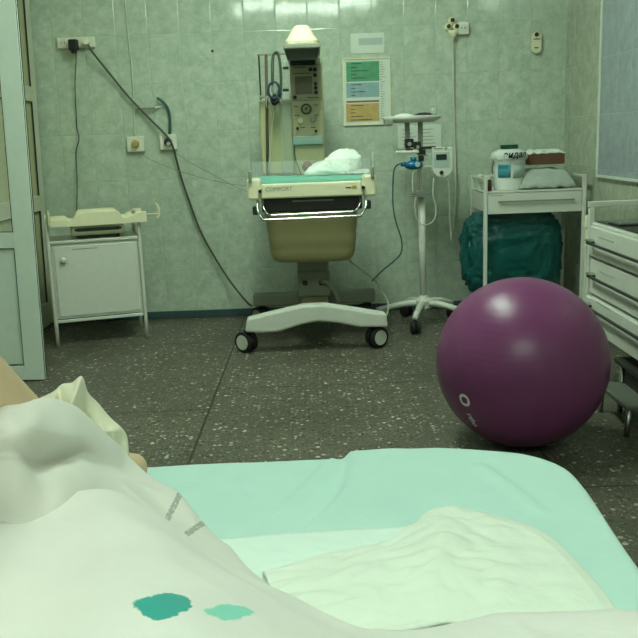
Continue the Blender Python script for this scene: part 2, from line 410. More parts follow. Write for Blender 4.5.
ad = thing('power_adapter', (q.x, WY-.06, q.z-.04), 'black plug-in power adaptor in the middle of the triple socket strip', 'adapter')
MB().mm(q.x-.028, q.x+.028, WY-.085, WY-.0365, q.z-.032, q.z+.034).obj('body', M['black'], ad, bevel=.008)
MB().mm(q.x-.016, q.x+.016, WY-.078, WY-.045, q.z-.05, q.z-.032).obj('strain_relief', M['black'], ad, bevel=.005)
pts = [P(76, 51, 5.52), P(76, 62, 5.53), P(75, 85, 5.55), P(76, 110, 5.56), P(77, 128, 5.56), P(79, 139, 5.56), P(76, 153, 5.56), P(77, 175, 5.55), P(77, 200, 5.5), P(76.5, 215, 5.40)]
MB().tube(pts, .0032, 8).obj('cord', M['dark'], ad, smooth=True)
q = wp(88, 43)
tg = thing('power_plug', (q.x, WY-.05, q.z), 'round cream plug in the right end of the triple socket strip', 'plug')
MB().cyl((q.x, WY-.0365, q.z), (q.x, WY-.07, q.z), .024, .018).obj('body', M['cream'], tg, bevel=.003)
pts = [P(88, 45, 5.50), P(94, 54, 5.51), P(110, 74, 5.545), P(128, 96, 5.55), P(148, 117, 5.545), P(163, 132, 5.53), P(171, 142, 5.52), P(176, 158, 5.54), P(182, 180, 5.55), P(190, 203, 5.55), P(200, 230, 5.55),
       P(214, 256, 5.54), P(230, 281, 5.51), P(246, 301, 5.44), P(252, 306, 5.40)]
tag(MB().tube(pts, .0068, 8).obj('power_cable', M['cableg'], smooth=True), 'thick dark green cable slanting down the tiles from the socket strip to the infant warmer', 'cable')
# vertical conduit cable on the left + bracket
pts = [P(124, -10, 5.572), P(126, 12, 5.572), P(128, 33, 5.572), P(131, 60, 5.572), P(133, 85, 5.572), P(134, 112, 5.572), P(135, 136, 5.572)]
tag(MB().tube(pts, .0045, 6).obj('wall_cable', mat('painted_cable', (196, 204, 184), .5), smooth=True), 'pale surface cable running straight down the tiles into the socket with the ochre centre', 'cable')
b = MB(); b.tube([P(136, 109, 5.55), P(155, 108, 5.55)], .007, 10, smooth=False); hk = b.obj('wall_hook', M['grey'], smooth=True)
tag(hk, 'short grey rod mounted level on the tiles above the two small square sockets', 'rod')
MB().tube([P(154, 108, 5.55), P(158, 107, 5.565), P(162, 107, 5.575)], .005, 8).obj('rod_end', M['paper'], hk, smooth=True)
def round_socket(cx, cy, label, mcol, rr):
    a, c = wp(cx-8, cy+8), wp(cx+8, cy-8)
    t = thing('wall_socket', ((a.x+c.x)/2, WY, a.z), label, 'socket', 'small square sockets on the left tiles')
    MB().mm(a.x, c.x, WY-.03, WY, a.z, c.z).obj('plate', M['ivory'], t, bevel=.005)
    q = wp(cx, cy)
    MB().lathe([(rr, 0), (rr, .02), (rr*.7, .032)], (0, 0, 0), 20).obj('dummy', M[mcol]) if False else None
    MB().cyl((q.x, WY-.032, q.z), (q.x, WY-.06, q.z), rr, rr*.8).obj('round_socket_insert', M[mcol], t, bevel=.003)
    return t, q
round_socket(136.5, 144, 'small square cream socket with a round ochre centre, under the pale wall cable', 'brass', .026)
t, q = round_socket(169, 142, 'small square cream socket with round dark plug, below the curved teal hose', 'dark', .027)
MB().cyl((q.x+.004, WY-.061, q.z-.01), (q.x+.008, WY-.066, q.z-.013), .012).obj('plug_pin', M['white'], t)
tag(MB().tube([P(157, 98, 5.545), P(162, 101, 5.55), P(167, 107, 5.555), P(169.5, 115, 5.56), P(170, 125, 5.56), P(170, 134, 5.56)], .009, 10).obj('wall_hose', M['hose'], smooth=True),
    'short curved teal hose bending off the wall above the socket with the dark plug', 'hose')
for i, (pp, lab) in enumerate((([P(139, 152, 5.54), P(147, 158, 5.53), P(165, 166, 5.5), P(195, 176, 5.4), P(225, 183, 5.25), P(248, 186, 5.1)], 'faint thin pale cord sagging from the socket with the ochre centre to the warmer'),
     ([P(172, 150, 5.54), P(186, 160, 5.53), P(208, 172, 5.4), P(230, 184, 5.25), P(250, 193, 5.1)], 'faint thin pale cord running from the socket with the dark plug to the warmer'))):
    tag(MB().tube(pp, .0022, 6).obj('thin_cord', M['grey'], smooth=True), lab, 'cord', 'thin pale cords running to the warmer')
q = wp(212.5, 51)
tag(MB().ball((q.x, WY-.005, q.z), .008, 2).obj('wall_anchor', M['black']), 'tiny dark plug hole spot in the bare tiles left of the warmer', 'anchor')

# socket at top right with a cluster of plugs
t, a, c = socket_plate(457, 22, 468, 35, 'square cream socket at the upper right beside a bunch of hanging plugs', holes=1)
q = wp(452, 31)
hk = thing('plug_bunch', (q.x, WY-.03, q.z), 'bunch of round pale plugs on the tiles with a long cord hanging from it', 'plugs')
for i, (px, py) in enumerate(((448, 27.5), (456, 27.5), (451.5, 21.5))):
    g = wp(px, py); b = MB(); b.lathe([(.024, 0), (.026, .012), (.016, .03)], (0, 0, 0), 18)
    for v in b.bm.verts: v.co = V((v.co.x+g.x, WY-.002-v.co.z-.004*i, v.co.y+g.z))
    rg = b.obj('plug', M['cream'], hk, smooth=True)
    b = MB(); b.cyl((g.x, WY-.036-.004*i, g.z+.003), (g.x, WY-.03, g.z+.003), .013); b.obj('plug_face', M['dark'], rg)
g = wp(452, 33); MB().lathe([(.004, -.045), (.02, -.02), (.034, 0), (.03, .012)], (g.x, WY-.04, g.z), 16, sy=.7).obj('plug_body', M['cream'], hk, smooth=True)
pts = [P(452.5, 38, 5.53), P(453, 50, 5.55), P(453.5, 80, 5.56), P(454, 110, 5.565), P(455, 145, 5.56), P(455.5, 175, 5.55), P(455, 205, 5.54), P(452, 238, 5.52)]
MB().tube(pts, .006, 8).obj('hanging_cord', M['cablew'], hk, smooth=True)
# little wall unit at right
a, c = wp(530.5, 54), wp(541, 32)
t = thing('wall_thermostat', ((a.x+c.x)/2, WY, a.z), 'small rounded cream wall unit with dark round sensor, upper right of the tiles', 'thermostat')
b = MB(); w = (c.x-a.x)/2; xc = (a.x+c.x)/2; poly = []
for k in range(24):
    an = 2*PI*k/24; poly.append((xc+w*math.cos(an), (a.z+c.z)/2+math.sin(an)*w+(1 if math.sin(an) > 0 else -1)*((c.z-a.z)/2-w)))
b.prism(poly, WY-.028, WY, 'y'); b.obj('body', M['cream'], t, bevel=.005)
g = wp(535.5, 35); MB().cyl((g.x, WY-.034, g.z), (g.x, WY-.028, g.z), .013).obj('sensor', M['dark'], t)
b = MB(); g = wp(535.8, 39.5); b.mm(g.x-.022, g.x+.022, WY-.031, WY-.028, g.z-.002, g.z+.002); g = wp(535.2, 48.3); b.mm(g.x-.012, g.x+.012, WY-.031, WY-.028, g.z-.003, g.z+.003)
split(b, 'slot', M['black'], t)
# paper notice & poster
def sheetcard(name, x0, y0, x1, y1, m, label, cat, off=.004):
    a, c = wp(x0, y1), wp(x1, y0)
    t = thing(name, ((a.x+c.x)/2, WY, a.z), label, cat)
    MB().mm(a.x, c.x, WY-off, WY, a.z, c.z).obj('sheet', m, t)
    return t, a, c
t, a, c = sheetcard('paper_notice', 351, 32.5, 384, 54, M['paper'], 'blank-looking pale paper notice on the tiles directly above the coloured poster', 'paper')
MB().mm(a.x+.05, c.x-.01, WY-.0046, WY-.004, a.z+.05, c.z-.03).obj('print_block', M['lightbox'], t)
t, a, c = sheetcard('poster', 344, 57, 390, 126, M['paper'], 'framed wall poster with green, blue and orange bands of print, right of the warmer column', 'poster', .006)
b = MB(); fr = .008
b.mm(a.x, c.x, WY-.012, WY-.006, c.z-fr, c.z); b.mm(a.x, c.x, WY-.012, WY-.006, a.z, a.z+fr); b.mm(a.x, a.x+fr, WY-.012, WY-.006, a.z+fr, c.z-fr); b.mm(c.x-fr, c.x, WY-.012, WY-.006, a.z+fr, c.z-fr)
b.obj('poster_frame', M['cream'], t, bevel=.001)
def band(y0, y1, m, nm, x0=346.5, x1=379):
    p, q = wp(x0, y1), wp(x1, y0); return MB().mm(p.x, q.x, WY-.0068, WY-.006, p.z, q.z).obj(nm, M[m], t), p, q
for (y0, y1, m, nm) in ((61, 82, 'pgreen', 'green_band'), (82, 98, 'pblue', 'blue_band'), (100, 103, 'pred', 'red_band'), (103, 122, 'porange', 'orange_band')):
    o, p, q = band(y0, y1, m, nm)
    b = MB(); k = int((q.z-p.z)/.022)
    for i in range(k):
        zc = q.z-.012-i*.022; b.mm(p.x+.03, p.x+.05+random.random()*(q.x-p.x-.07), WY-.0074, WY-.0068, zc-.002, zc+.002)
    if k: b.obj('print_lines', M['ink'] if m == 'porange' else M['hinge'], o)
p, q = wp(381, 122), wp(387, 60); b = MB()
for i in range(24):
    zc = q.z-.012-i*(q.z-p.z-.02)/24; b.mm(p.x, p.x+.012+random.random()*.02, WY-.0068, WY-.006, zc-.0018, zc+.0018)
b.obj('side_print', M['grey'], t)
t, a, c = sheetcard('notice_sheet', 398, 124, 441, 149, M['paper'], 'white printed sheet on the tiles behind the top of the mobile stand', 'paper')
b = MB()
for i in range(6):
    zc = c.z-.03-i*.022
    b.mm(a.x+.03, a.x+.06+random.random()*.07, WY-.0046, WY-.004, zc-.002, zc+.002); b.mm(a.x+.16, a.x+.19+random.random()*.06, WY-.0046, WY-.004, zc-.002, zc+.002)
b.obj('print_lines', M['grey'], t)

# ================================================================ CASTER helper
def caster(root, x, y, r, w, disc, ang=0, top=None, twin=True, hub=None):
    """twin-wheel caster; ang = direction of rolling axis"""
    ax = V((math.cos(ang), math.sin(ang), 0)); c = V((x, y, r+.001))
    b = MB(); offs = (-1, 1) if twin else (0,)
    for s in offs:
        o = c+ax*s*w*.62
        b.tube([o-ax*w*.42, o-ax*w*.3, o+ax*w*.3, o+ax*w*.42], lambda t: r*(.9 if t < .05 or t > .95 else 1), 24, smooth=False)
    tyre = b.obj('caster', M['black'], root)
    b = MB()
    for s in offs:
        o = c+ax*s*w*.62; b.cyl(o-ax*w*.47, o+ax*w*.47, r*.72, n=24)
    b.obj('wheel_disc', M[disc], tyre, bevel=.002)
    b = MB(); b.tube([c+V((0, 0, r*.6)), c+V((0, 0, top-c.z if top else r*1.6))], w*.4, 10, smooth=False); b.obj('caster_stem', M['dark'], tyre)
    return tyre

# ================================================================ INFANT WARMER
W = thing('infant_warmer', (-.02, 4.95, 0), 'cream infant warmer on casters with overhead heater hood, control column and clear-sided cot', 'infant warmer')
FY = 4.55
# front leg beam (chevron), casters
zf = lambda px, py: P(px, py, FY)
poly = [zf(245.5, 331), zf(247, 318), zf(275, 311), zf(303, 304.5), zf(324, 303.5), zf(352, 307.5), zf(386, 313), zf(387.5, 326), zf(360, 326), zf(338, 322), zf(318, 320), zf(300, 324), zf(280, 330.5), zf(262, 332)]
b = MB(); b.prism([(p.x, p.z) for p in poly], FY-.035, FY+.05, 'y'); b.obj('front_beam', M['white'], W, bevel=.012)
b = MB(); b.mm(-.41, .36, 5.25, 5.33, .12, .2); b.obj('rear_beam', M['grey'], W, bevel=.01)
b = MB(); b.mm(-.10, .06, FY+.05, 5.27, .14, .2); b.obj('base_spine', M['beige'], W, bevel=.008)
caster(W, -.405, FY+.02, .058, .034, 'pale_disc', ang=.9, top=.125); caster(W, .315, FY+.02, .058, .034, 'pale_disc', ang=-.95, top=.125)
caster(W, -.37, 5.3, .055, .034, 'grey', ang=.8, top=.119); caster(W, .30, 5.3, .055, .034, 'dark', ang=.9, top=.119)
# column
b = MB(); b.mm(-.118, .07, 5.10, 5.26, .2, .93); b.obj('pedestal', M['grey'], W, bevel=.012)
b = MB(); b.mm(-.122, .075, 5.085, 5.27, .2, .36); b.obj('pedestal_foot', M['grey'], W, bevel=.01)
for px in (305, 321.5): 
    g = P(px, 283, 5.08); MB().box(g, (.028, .02, .026)).obj('pedestal_latch', M['black'], W, bevel=.003)
b = MB(); b.mm(-.112, .072, 5.10, 5.26, .931, 1.60); b.obj('control_column', mat('column_cream', (186, 180, 142), .45), W, bevel=.014)
CY = 5.099
def cp(px, py): return P(px, py, CY)
a, c = cp(291, 101.5), cp(321, 64)
b = MB(); b.mm(a.x, c.x, CY-.006, CY, a.z, c.z); pan = b.obj('control_panel', mat('panel_tan', (164, 158, 126), .45), W, bevel=.002)
a, c = cp(299, 94.5), cp(312, 76)
MB().mm(a.x-.02, c.x, CY-.008, CY-.006, a.z, c.z).obj('display_window', mat('display_tan', (106, 98, 78), .4), pan, bevel=.001)
b = MB()
for px, py in ((310.5, 69.6), (315, 69.6), (315, 75.3), (315.5, 83.8), (315.7, 88), (316, 92.5), (295, 97.5)):
    g = cp(px, py); b.cyl((g.x, CY-.014, g.z), (g.x, CY-.006, g.z), .011, n=14)
split(b, 'button', M['black'], pan, bevel=.001)
b = MB()
for py, x0, x1 in ((67.5, 293, 306), (73.8, 293, 311), (97.8, 307, 319)):
    p, q = cp(x0, py), cp(x1, py); b.mm(p.x, q.x, CY-.0075, CY-.006, p.z-.002, p.z+.002)
split(b, 'panel_print', M['dark'], pan)
g = cp(306.2, 109)
b = MB(); b.cyl((g.x, CY-.012, g.z), (g.x, CY, g.z), .031, n=28); dial = b.obj('pressure_gauge', M['dark'], W, bevel=.003)
MB().cyl((g.x, CY-.0135, g.z), (g.x, CY-.012, g.z), .022, n=28).obj('gauge_face', M['beige'], dial)
b = MB(); b.cyl((g.x, CY-.017, g.z), (g.x, CY-.0135, g.z), .006, n=12); b.box((g.x+.004, CY-.015, g.z+.006), (.003, .002, .02), ry=.5); b.obj('gauge_needle', M['black'], dial)
for px, py, rr, m in ((300.5, 120.5, .017, 'cream'), (312.8, 119.3, .017, 'grey'), (297.5, 128.5, .009, 'dark'), (316, 131, .008, 'dark')):
    g = cp(px, py); MB().cyl((g.x, CY-.025, g.z), (g.x, CY, g.z), rr, n=18).obj('knob', M[m], W, bevel=.003)
b = MB()
for px, py in ((296, 106.5), (316, 105), (297, 115.5), (316, 115), (303, 127.5), (313, 127.5)):
    g = cp(px, py); b.box((g.x, CY-.001, g.z), (.028, .002, .004))
split(b, 'column_print', M['dark'], W)
a, c = cp(293.5, 145), cp(322.5, 135.5)
b = MB(); b.mm(a.x, c.x, CY-.03, CY, a.z, c.z); sl = b.obj('accessory_shelf', M['pale_blue'], W, bevel=.004)
MB().mm(a.x+.012, c.x-.012, CY-.033, CY-.03, a.z+.015, c.z-.012).obj('shelf_recess', M['lightbox'], sl, bevel=.001)
# side strip with vents and white tag
a, c = P(282.5, 175, 5.15), P(289.5, 62, 5.15)
MB().mm(a.x, -.113, 5.13, 5.17, .94, c.z).obj('side_rail', M['acrylic'], W, bevel=.002)
for py in (68, 90):
    g = P(285.8, py, 5.125); MB().box(g, (.034, .012, .016)).obj('rail_clamp', M['dark'], W, bevel=.002)
# hood
g0 = P(285, 44.5, 4.66); g1 = P(318.5, 44.5, 4.66)
xc = (g0.x+g1.x)/2; hw = (g1.x-g0.x)/2*1.08; zt = g0.z
b = MB()
prof = [(1.0, 0, .0), (1.0, .02, .0), (.86, .035, .03), (.55, .085, .07), (.42, .102, .09), (.30, .108, .12)]
rings = []
for k, zz, ins in prof:
    ring = []
    for j in range(24):
        an = 2*PI*(j+.5)/24; ca, sa = math.cos(an), math.sin(an)
        e = .35; ux = math.copysign(abs(ca)**e, ca); uy = math.copysign(abs(sa)**e, sa)
        ring.append(b.bm.verts.new((xc+hw*k*ux, 4.88+(.22-ins*.9)*uy, zt+zz)))
    rings.append(ring)
for r1_, r2_ in zip(rings, rings[1:]):
    for j in range(24): b.bm.faces.new((r1_[j], r1_[(j+1) % 24], r2_[(j+1) % 24], r2_[j]))
b.bm.faces.new(rings[0][::-1]); b.bm.faces.new(rings[-1])
hood = b.obj('heater_hood', M['cream'], W, smooth=False, bevel=.003)
MB().box((xc, 4.88, zt-.012), (hw*2.06, .455, .022)).obj('hood_lip', M['grey'], hood, bevel=.005)
b = MB(); b.box((xc, 4.88, zt-.05), (hw*1.96, .42, .052)); 
for v in b.bm.verts:
    if v.co.z < zt-.05: v.co.x = xc+(v.co.x-xc)*.86; v.co.y = 4.88+(v.co.y-4.88)*.86
b.obj('hood_skirt', M['grille'], hood, bevel=.006)
b = MB()
for i in range(7): b.mm(xc-hw*.7, xc+hw*.7, 4.74+i*.04, 4.748+i*.04, zt-.081, zt-.0765)
b.obj('heater_grille', M['black'], hood)
MB().mm(xc-.05, xc+.06, 5.06, 5.2, 1.605, zt-.02).obj('hood_neck', M['beige'], W, bevel=.008)
# cot tray
x0, x1 = -.357, .33
b = MB(); b.mm(x0, x1, FY, 5.09, .835, .905); b.obj('cot_tray', M['cream'], W, bevel=.014)
b = MB()
for xx in (x0, x1-.075):
    b.mm(xx, xx+.075, FY-.004, FY+.06, .83, .945)
split(b, 'corner_block', M['cream'], W, bevel=.014)
fp = MB().mm(x0+.078, x1-.078, FY-.02, FY-.001, .838, .915).obj('front_flap', M['cream'], W, bevel=.008)
b = MB()
for xx in (x0+.07, x1-.07):
    b.cyl((xx, FY-.03, .878), (xx, FY-.004, .878), .009, n=12)
split(b, 'flap_latch', M['black'], W)
text('COMFORT', .030, M['grey'], Matrix.Translation((P(279, 189, FY).x, FY-.0212, .886)) @ Matrix.Diagonal((1.0, 1, 1, 1)) @ FRONT, fp)
g = P(352, 191, FY); MB().mm(g.x-.034, g.x-.004, FY-.0215, FY-.02, .878, .884).obj('small_badge', M['dark'], fp); MB().mm(g.x, g.x+.024, FY-.0215, FY-.02, .874, .890).obj('badge_plate', M['brass'], fp)
for s, px in ((-1, 250.5), (1, 372)):
    g = P(px, 177, FY+.02); MB().box((g.x, FY-.008, .955), (.018, .02, .06)).obj('panel_clip', M['grey'], W, bevel=.005)
b = MB().grid(lambda u, v: V((x0+.02+(x1-x0-.04)*u, FY+.025+.5*v, .925+.012*math.sin(PI*min(1, v*3, (1-v)*3)/2)+.006*nz((u*9, v*5, 1))+.01*max(0, .5-abs(u-.12)*5))), 60, 30)
b.obj('mattress', M['teal'], W, smooth=True, solid=.022)
def acr(nm, x0_, x1_, y0_, y1_, z0_, z1_):
    o = MB().mm(x0_, x1_, y0_, y1_, z0_, z1_).obj(nm, M['acrylic'], W); return o
acr('side_shield', x0+.012, x0+.018, FY+.02, 5.08, .91, 1.06); acr('side_shield', x1-.018, x1-.012, FY+.02, 5.08, .91, 1.06)
acr('front_shield', x0+.03, x1-.03, FY+.008, FY+.013, .91, 1.03)
b = MB(); b.mm(x0+.01, x0+.02, FY+.016, FY+.024, .92, 1.06); b.mm(x1-.02, x1-.01, FY+.016, FY+.024, .92, 1.06); b.mm(x0+.011, x0+.018, FY+.02, 5.08, 1.058, 1.063); b.mm(x1-.018, x1-.011, FY+.02, 5.08, 1.058, 1.063)
split(b, 'shield_edge', M['acrylic'], W)
# under-tray drawer (dark slot) and tub
b = MB(); b.mm(-.285, .255, FY+.05, 5.06, .762, .834); b.obj('xray_slot', M['dark'], W, bevel=.004)
MB().mm(-.12, .1, FY+.044, FY+.05, .812, .820).obj('slot_label', M['grey'], W)
tub = MB(); prof = []
rings = []
for (z, k) in ((zz_, kk_) for zz_, kk_ in ((.759, .97), (.757, 1.0), (.735, 1.01), (.70, 1.0), (.665, .985), (.645, .965), (.63, .972), (.60, .965), (.575, .945), (.562, .935), (.55, .94), (.525, .91), (.508, .86), (.498, .74), (.496, .5))):
    z = .759-(.759-z)*1.09
    ring = []
    for j in range(32):
        an = 2*PI*(j+.5)/32; ca, sa = math.cos(an), math.sin(an); e = .3
        ux = math.copysign(abs(ca)**e, ca); uy = math.copysign(abs(sa)**e, sa)
        ring.append(tub.bm.verts.new((-.02+.252*k*ux, 4.82+.215*k*uy, z)))
    rings.append(ring)
for r1_, r2_ in zip(rings, rings[1:]):
    for j in range(32): tub.bm.faces.new((r1_[j], r1_[(j+1) % 32], r2_[(j+1) % 32], r2_[j]))
tub.bm.faces.new(rings[0][::-1]); tub.bm.faces.new(rings[-1])
tub.obj('storage_drawer', mat('drawer_khaki', (138, 132, 92), .45), W, smooth=True)
# chrome rails
def rail(zz, dz, yy, ins, r):
    a_, b_ = -.305+ins, .272-ins
    pts = [(a_, FY+.06, zz), (a_, yy+.05, zz-.01), (a_+.004, yy+.012, zz-dz*.55), (a_+.03, yy, zz-dz*.95), (a_+.07, yy, zz-dz), (b_-.07, yy, zz-dz+.004), (b_-.03, yy, zz-dz*.9), (b_-.004, yy+.012, zz-dz*.5), (b_, yy+.05, zz-.01), (b_, FY+.06, zz)]
    return MB().tube(pts, r, 10, k=5)
rail(.832, .102, FY-.05, 0, .007).obj('push_rail', M['chrome'], W, smooth=True)
rail(.83, .078, FY-.03, .03, .005).obj('drawer_rail', M['chrome'], W, smooth=True)
b = MB(); b.box((-.318, FY+.03, .775), (.03, .05, .045)); b.box((.285, FY+.03, .785), (.03, .05, .045)); split(b, 'rail_bracket', M['dark'], W, bevel=.006)
# suction bracket and post at left of the column
g = P(266, 54, 5.15); gb = P(267.5, 176, 5.15)
b = MB(); b.cyl((g.x, 5.15, g.z), (gb.x, 5.15, .86), .009, n=12); b.obj('accessory_post', M['brown'], W, smooth=True)
a = P(257, 55, 5.15); c = P(284, 53, 5.15)
b = MB(); b.mm(a.x, -.11, 5.142, 5.158, a.z-.004, a.z+.006); b.mm(a.x, -.11, 5.142, 5.158, P(270, 97, 5.15).z-.006, P(270, 97, 5.15).z+.004); split(b, 'hanger_bar', M['grey'], W, bevel=.002)
b = MB(); b.cyl((a.x+.01, 5.15, P(260, 100, 5.15).z), (a.x+.01, 5.15, a.z), .005, n=8); b.obj('hanger_rod', M['dark'], W)
a = P(283.8, 99, 5.12); c = P(290, 94.5, 5.12); MB().mm(a.x-.015, c.x-.004, 5.11, 5.12, a.z, c.z+.01).obj('white_tag', M['white'], W, bevel=.002)
tub_ = MB(); a = P(262, 172, 5.17); c = P(289, 100, 5.17); tub_.mm(a.x, -.116, 5.18, 5.24, .94, c.z); tub_.obj('suction_housing', M['panel'], W, bevel=.01)
b = MB()
for px, py in ((260, 97), (265, 98), (272, 96), (277, 99)):
    g = P(px, py, 5.1); b.cyl(g, g+V((.018, 0, .004)), .01, n=10)
split(b, 'connector', M['chrome'], W, bevel=.002)
# hoses coiled on the hanger
hs = thing('resuscitation_hose', (P(275, 110, 5.08).x, 5.08, P(275, 110, 5.08).z), 'dark breathing hose looped over the hanger bar left of the warmer column', 'hose')
hp = lambda l: [P(x, y, Y) for x, y, Y in l]
b = MB(); b.tube(hp([(277, 102, 5.09), (273, 88, 5.08), (272.5, 70, 5.09), (273, 57, 5.12), (275.5, 52.5, 5.13), (278.5, 55, 5.1), (280.5, 68, 5.09), (281, 85, 5.08), (279.5, 97, 5.08)]), .0085, 8); b.obj('long_loop', M['cableg'], hs, smooth=True)
b = MB(); lp = []
for k in range(26):
    an = k*2*PI/12; lp.append(P(273+5.5*math.cos(an)+k*.06, 90+8*math.sin(an), 5.06-.002*k))
b.tube(lp, .0055, 8, k=3); b.obj('coiled_loop', mat('dark_blue_hose', (40, 62, 78), .4), hs, smooth=True)
b = MB(); g = P(274.5, 89.5, 5.05); b.ball(g, (.02, .016, .03), 2); b.obj('mask_bulb', M['glass'], hs, smooth=True)
b = MB(); b.tube(hp([(272, 97, 5.05), (274, 103, 5.05), (278, 100, 5.04)]), .014, 10); b.obj('valve', M['black'], hs, smooth=True)
b = MB()
for px in (267, 272, 275.5, 280, 282): b.tube(hp([(px, 98, 5.07), (px-.8, 104, 5.06), (px+.4, 108+(px % 3)*2, 5.06)]), .0045, 8)
split(b, 'nozzle', M['steel'], hs, smooth=True)
b = MB(); b.tube(hp([(274, 105, 5.07), (272, 125, 5.08), (270, 150, 5.08), (268, 172, 5.06)]), .003, 6); b.tube(hp([(282, 106, 5.07), (283, 130, 5.08), (284, 172, 5.04)]), .003, 6); split(b, 'thin_tube', M['glass'], hs, smooth=True)
tag(MB().tube(hp([(294.5, 146, 5.06), (294.5, 154, 5.05), (297.5, 165, 5.03), (301, 174, 4.98), (304, 178, 4.9)]), .0035, 8).obj('sensor_cable', M['cableg'], smooth=True), 'thin green sensor cable hanging from the column shelf to the swaddled bundle', 'cable')
MB().tube(hp([(322, 282, 5.07), (328, 283, 5.03), (334, 290, 5.0), (338, 300, 4.98), (339, 312, 5.02)]), .013, 10).obj('drain_hose', M['grey'], W, smooth=True)
(MB().tube(hp([(346, 257, 5.1), (357, 266, 5.2), (372, 277, 5.15), (381, 289, 5.0), (388, 303, 4.9), (386.5, 315, 4.8), (381, 321, 4.72)]), .0065, 8).obj('power_cord', M['cablew'], W, smooth=True))

# bundle on the warmer
bt = thing('swaddled_bundle', (.08, 4.82, .94), 'white wrapped bundle lying on the teal mattress of the infant warmer', 'bundle')
def lobe(px, py, Y, r, flat=(1, 1, 1)): return (P(px, py, Y), r, flat)
b = MB(); lobes = [(P(310, 174, 4.8), .040), (P(318, 172, 4.8), .045), (P(327, 169, 4.82), .050), (P(337, 163, 4.83), .060), (P(347, 159.5, 4.84), .060), (P(355, 165, 4.84), .046), (P(344, 172, 4.78), .05)]
def sdf(p):
    return sum(math.exp(-((p-c).length/r)**2*1.0) for c, r in lobes)
g = bmesh.ops.create_icosphere(b.bm, subdivisions=5, radius=1); ctr = P(332, 167.5, 4.82)
for v in g['verts']:
    d = v.co.normalized(); t_ = .32
    dd = V((d.x, d.y, d.z)); lo_, hi_ = 0, .34
    t_ = .34
    while t_ > .02 and sdf(ctr+dd*t_) < .42: t_ -= .004
    p = ctr+dd*t_
    k = 1+.10*nz(p, 16)-.10*abs(nz(p+V((3, 1, 2)), 30))+.03*nz(p, 60); p = ctr+(p-ctr)*k
    p.z = max(p.z, .9425); v.co = p
b.obj('wrap', mat('white_swaddle', (232, 238, 228), .55, bump=.5, bscale=30), bt, smooth=True)
b = MB(); g = P(307.5, 166.5, 4.82); b.ball(g, (.030, .032, .030), 3, fn=lambda c: 1+.06*nz(c, 3)); b.obj('bare_end', M['redskin'], bt, smooth=True)
b = MB(); g = P(358, 177, 4.74)
b.grid(lambda u, v: V((g.x-.06+.13*u, 4.72+.12*v, .948+.03*v*(1-u*.5)+.008*nz((u*7, v*6, 4)))), 16, 12); b.obj('loose_film', M['film'], bt, smooth=True, solid=.002)

# ================================================================ BABY SCALE + CABINET
C1 = thing('bedside_cabinet', (-1.27, 5.05, 0), 'small white metal cabinet with one door and thin tube legs, under the baby scale', 'cabinet')
import math as _m
dirx = V((.493, .152, 0)).normalized()           # the cabinet stands slightly turned
diry = V((-dirx.y, dirx.x, 0)); O = V((-1.533, 4.856, 0)); CWd = .516; CDp = .34
def cl(u, v, z): return O+dirx*u+diry*v+V((0, 0, z))
ANG = math.atan2(dirx.y, dirx.x)
def cbox(b, u0, u1, v0, v1, z0, z1): return b.box(cl((u0+u1)/2, (v0+v1)/2, (z0+z1)/2), (u1-u0, v1-v0, z1-z0), rz=ANG)
b = MB(); cbox(b, .012, CWd-.012, .012, CDp-.01, .16, .60); b.obj('body', M['white'], C1, bevel=.003)
b = MB(); cbox(b, .026, CWd-.026, .004, .012, .175, .585); dr = b.obj('door', M['white'], C1, bevel=.003)
g = cl(.075, -.005, .505); b = MB(); b.ball(g, .018, 2); b.cyl(g, g+diry*.02, .007); b.obj('knob', M['white'], dr, smooth=True)
b = MB(); cbox(b, .13, .27, .003, .0045, .562, .567); b.obj('stamp', M['grey'], dr)
b = MB(); cbox(b, 0, CWd, 0, CDp, .601, .618); b.obj('top', M['white'], C1, bevel=.004)
for u in (0, CWd):
    for v in (0, CDp):
        pts = [cl(u, v, .002), cl(u, v, .62), cl(u, v, .70), cl(u, v+(.05 if v == 0 else -.05), .745), cl(u, CDp/2, .75)]
        MB().tube(pts, .011, 10, k=5).obj('leg', M['white'], C1, smooth=True)
b = MB(); cbox(b, .012, CWd-.012, -.004, .008, .14, .158); b.obj('lower_rail', M['white'], C1, bevel=.003)
SH = .035
_cl0 = cl
def cl(u, v, z): return _cl0(u+SH, v, z)
S = thing('baby_scale', tuple(cl(.25, .15, .62)), 'cream baby scale with a wide curved tray, standing on the small white cabinet', 'scale')
b = MB(); cbox(b, .10, .40, .03, .30, .638, .67); cbox(b, .10, .40, .03, .30, .67, .69); b.obj('base', M['cream'], S, bevel=.006)
b = MB(); poly = [(.0, .672), (0, .70), (.03, .715), (.03, .73)]
cbox(b, .105, .395, .0, .03, .650, .694); ds = b.obj('display_box', M['cream'], S, bevel=.005)
b = MB(); cbox(b, .13, .37, -.003, 0, .664, .684); b.obj('display', M['screen'], ds)
b = MB()
for u in (.13, .19, .31, .37): cbox(b, u-.012, u+.012, -.0045, -.003, .668, .680)
split(b, 'display_mark', M['dark'], ds)
for u in (.15, .36): 
    for v in (.07, .25): MB().cyl(cl(u, v, .619), cl(u, v, .64), .014, n=12).obj('foot', M['black'], S)
b = MB(); cbox(b, .13, .36, .05, .28, .622, .638); b.obj('underside', M['dark'], S)
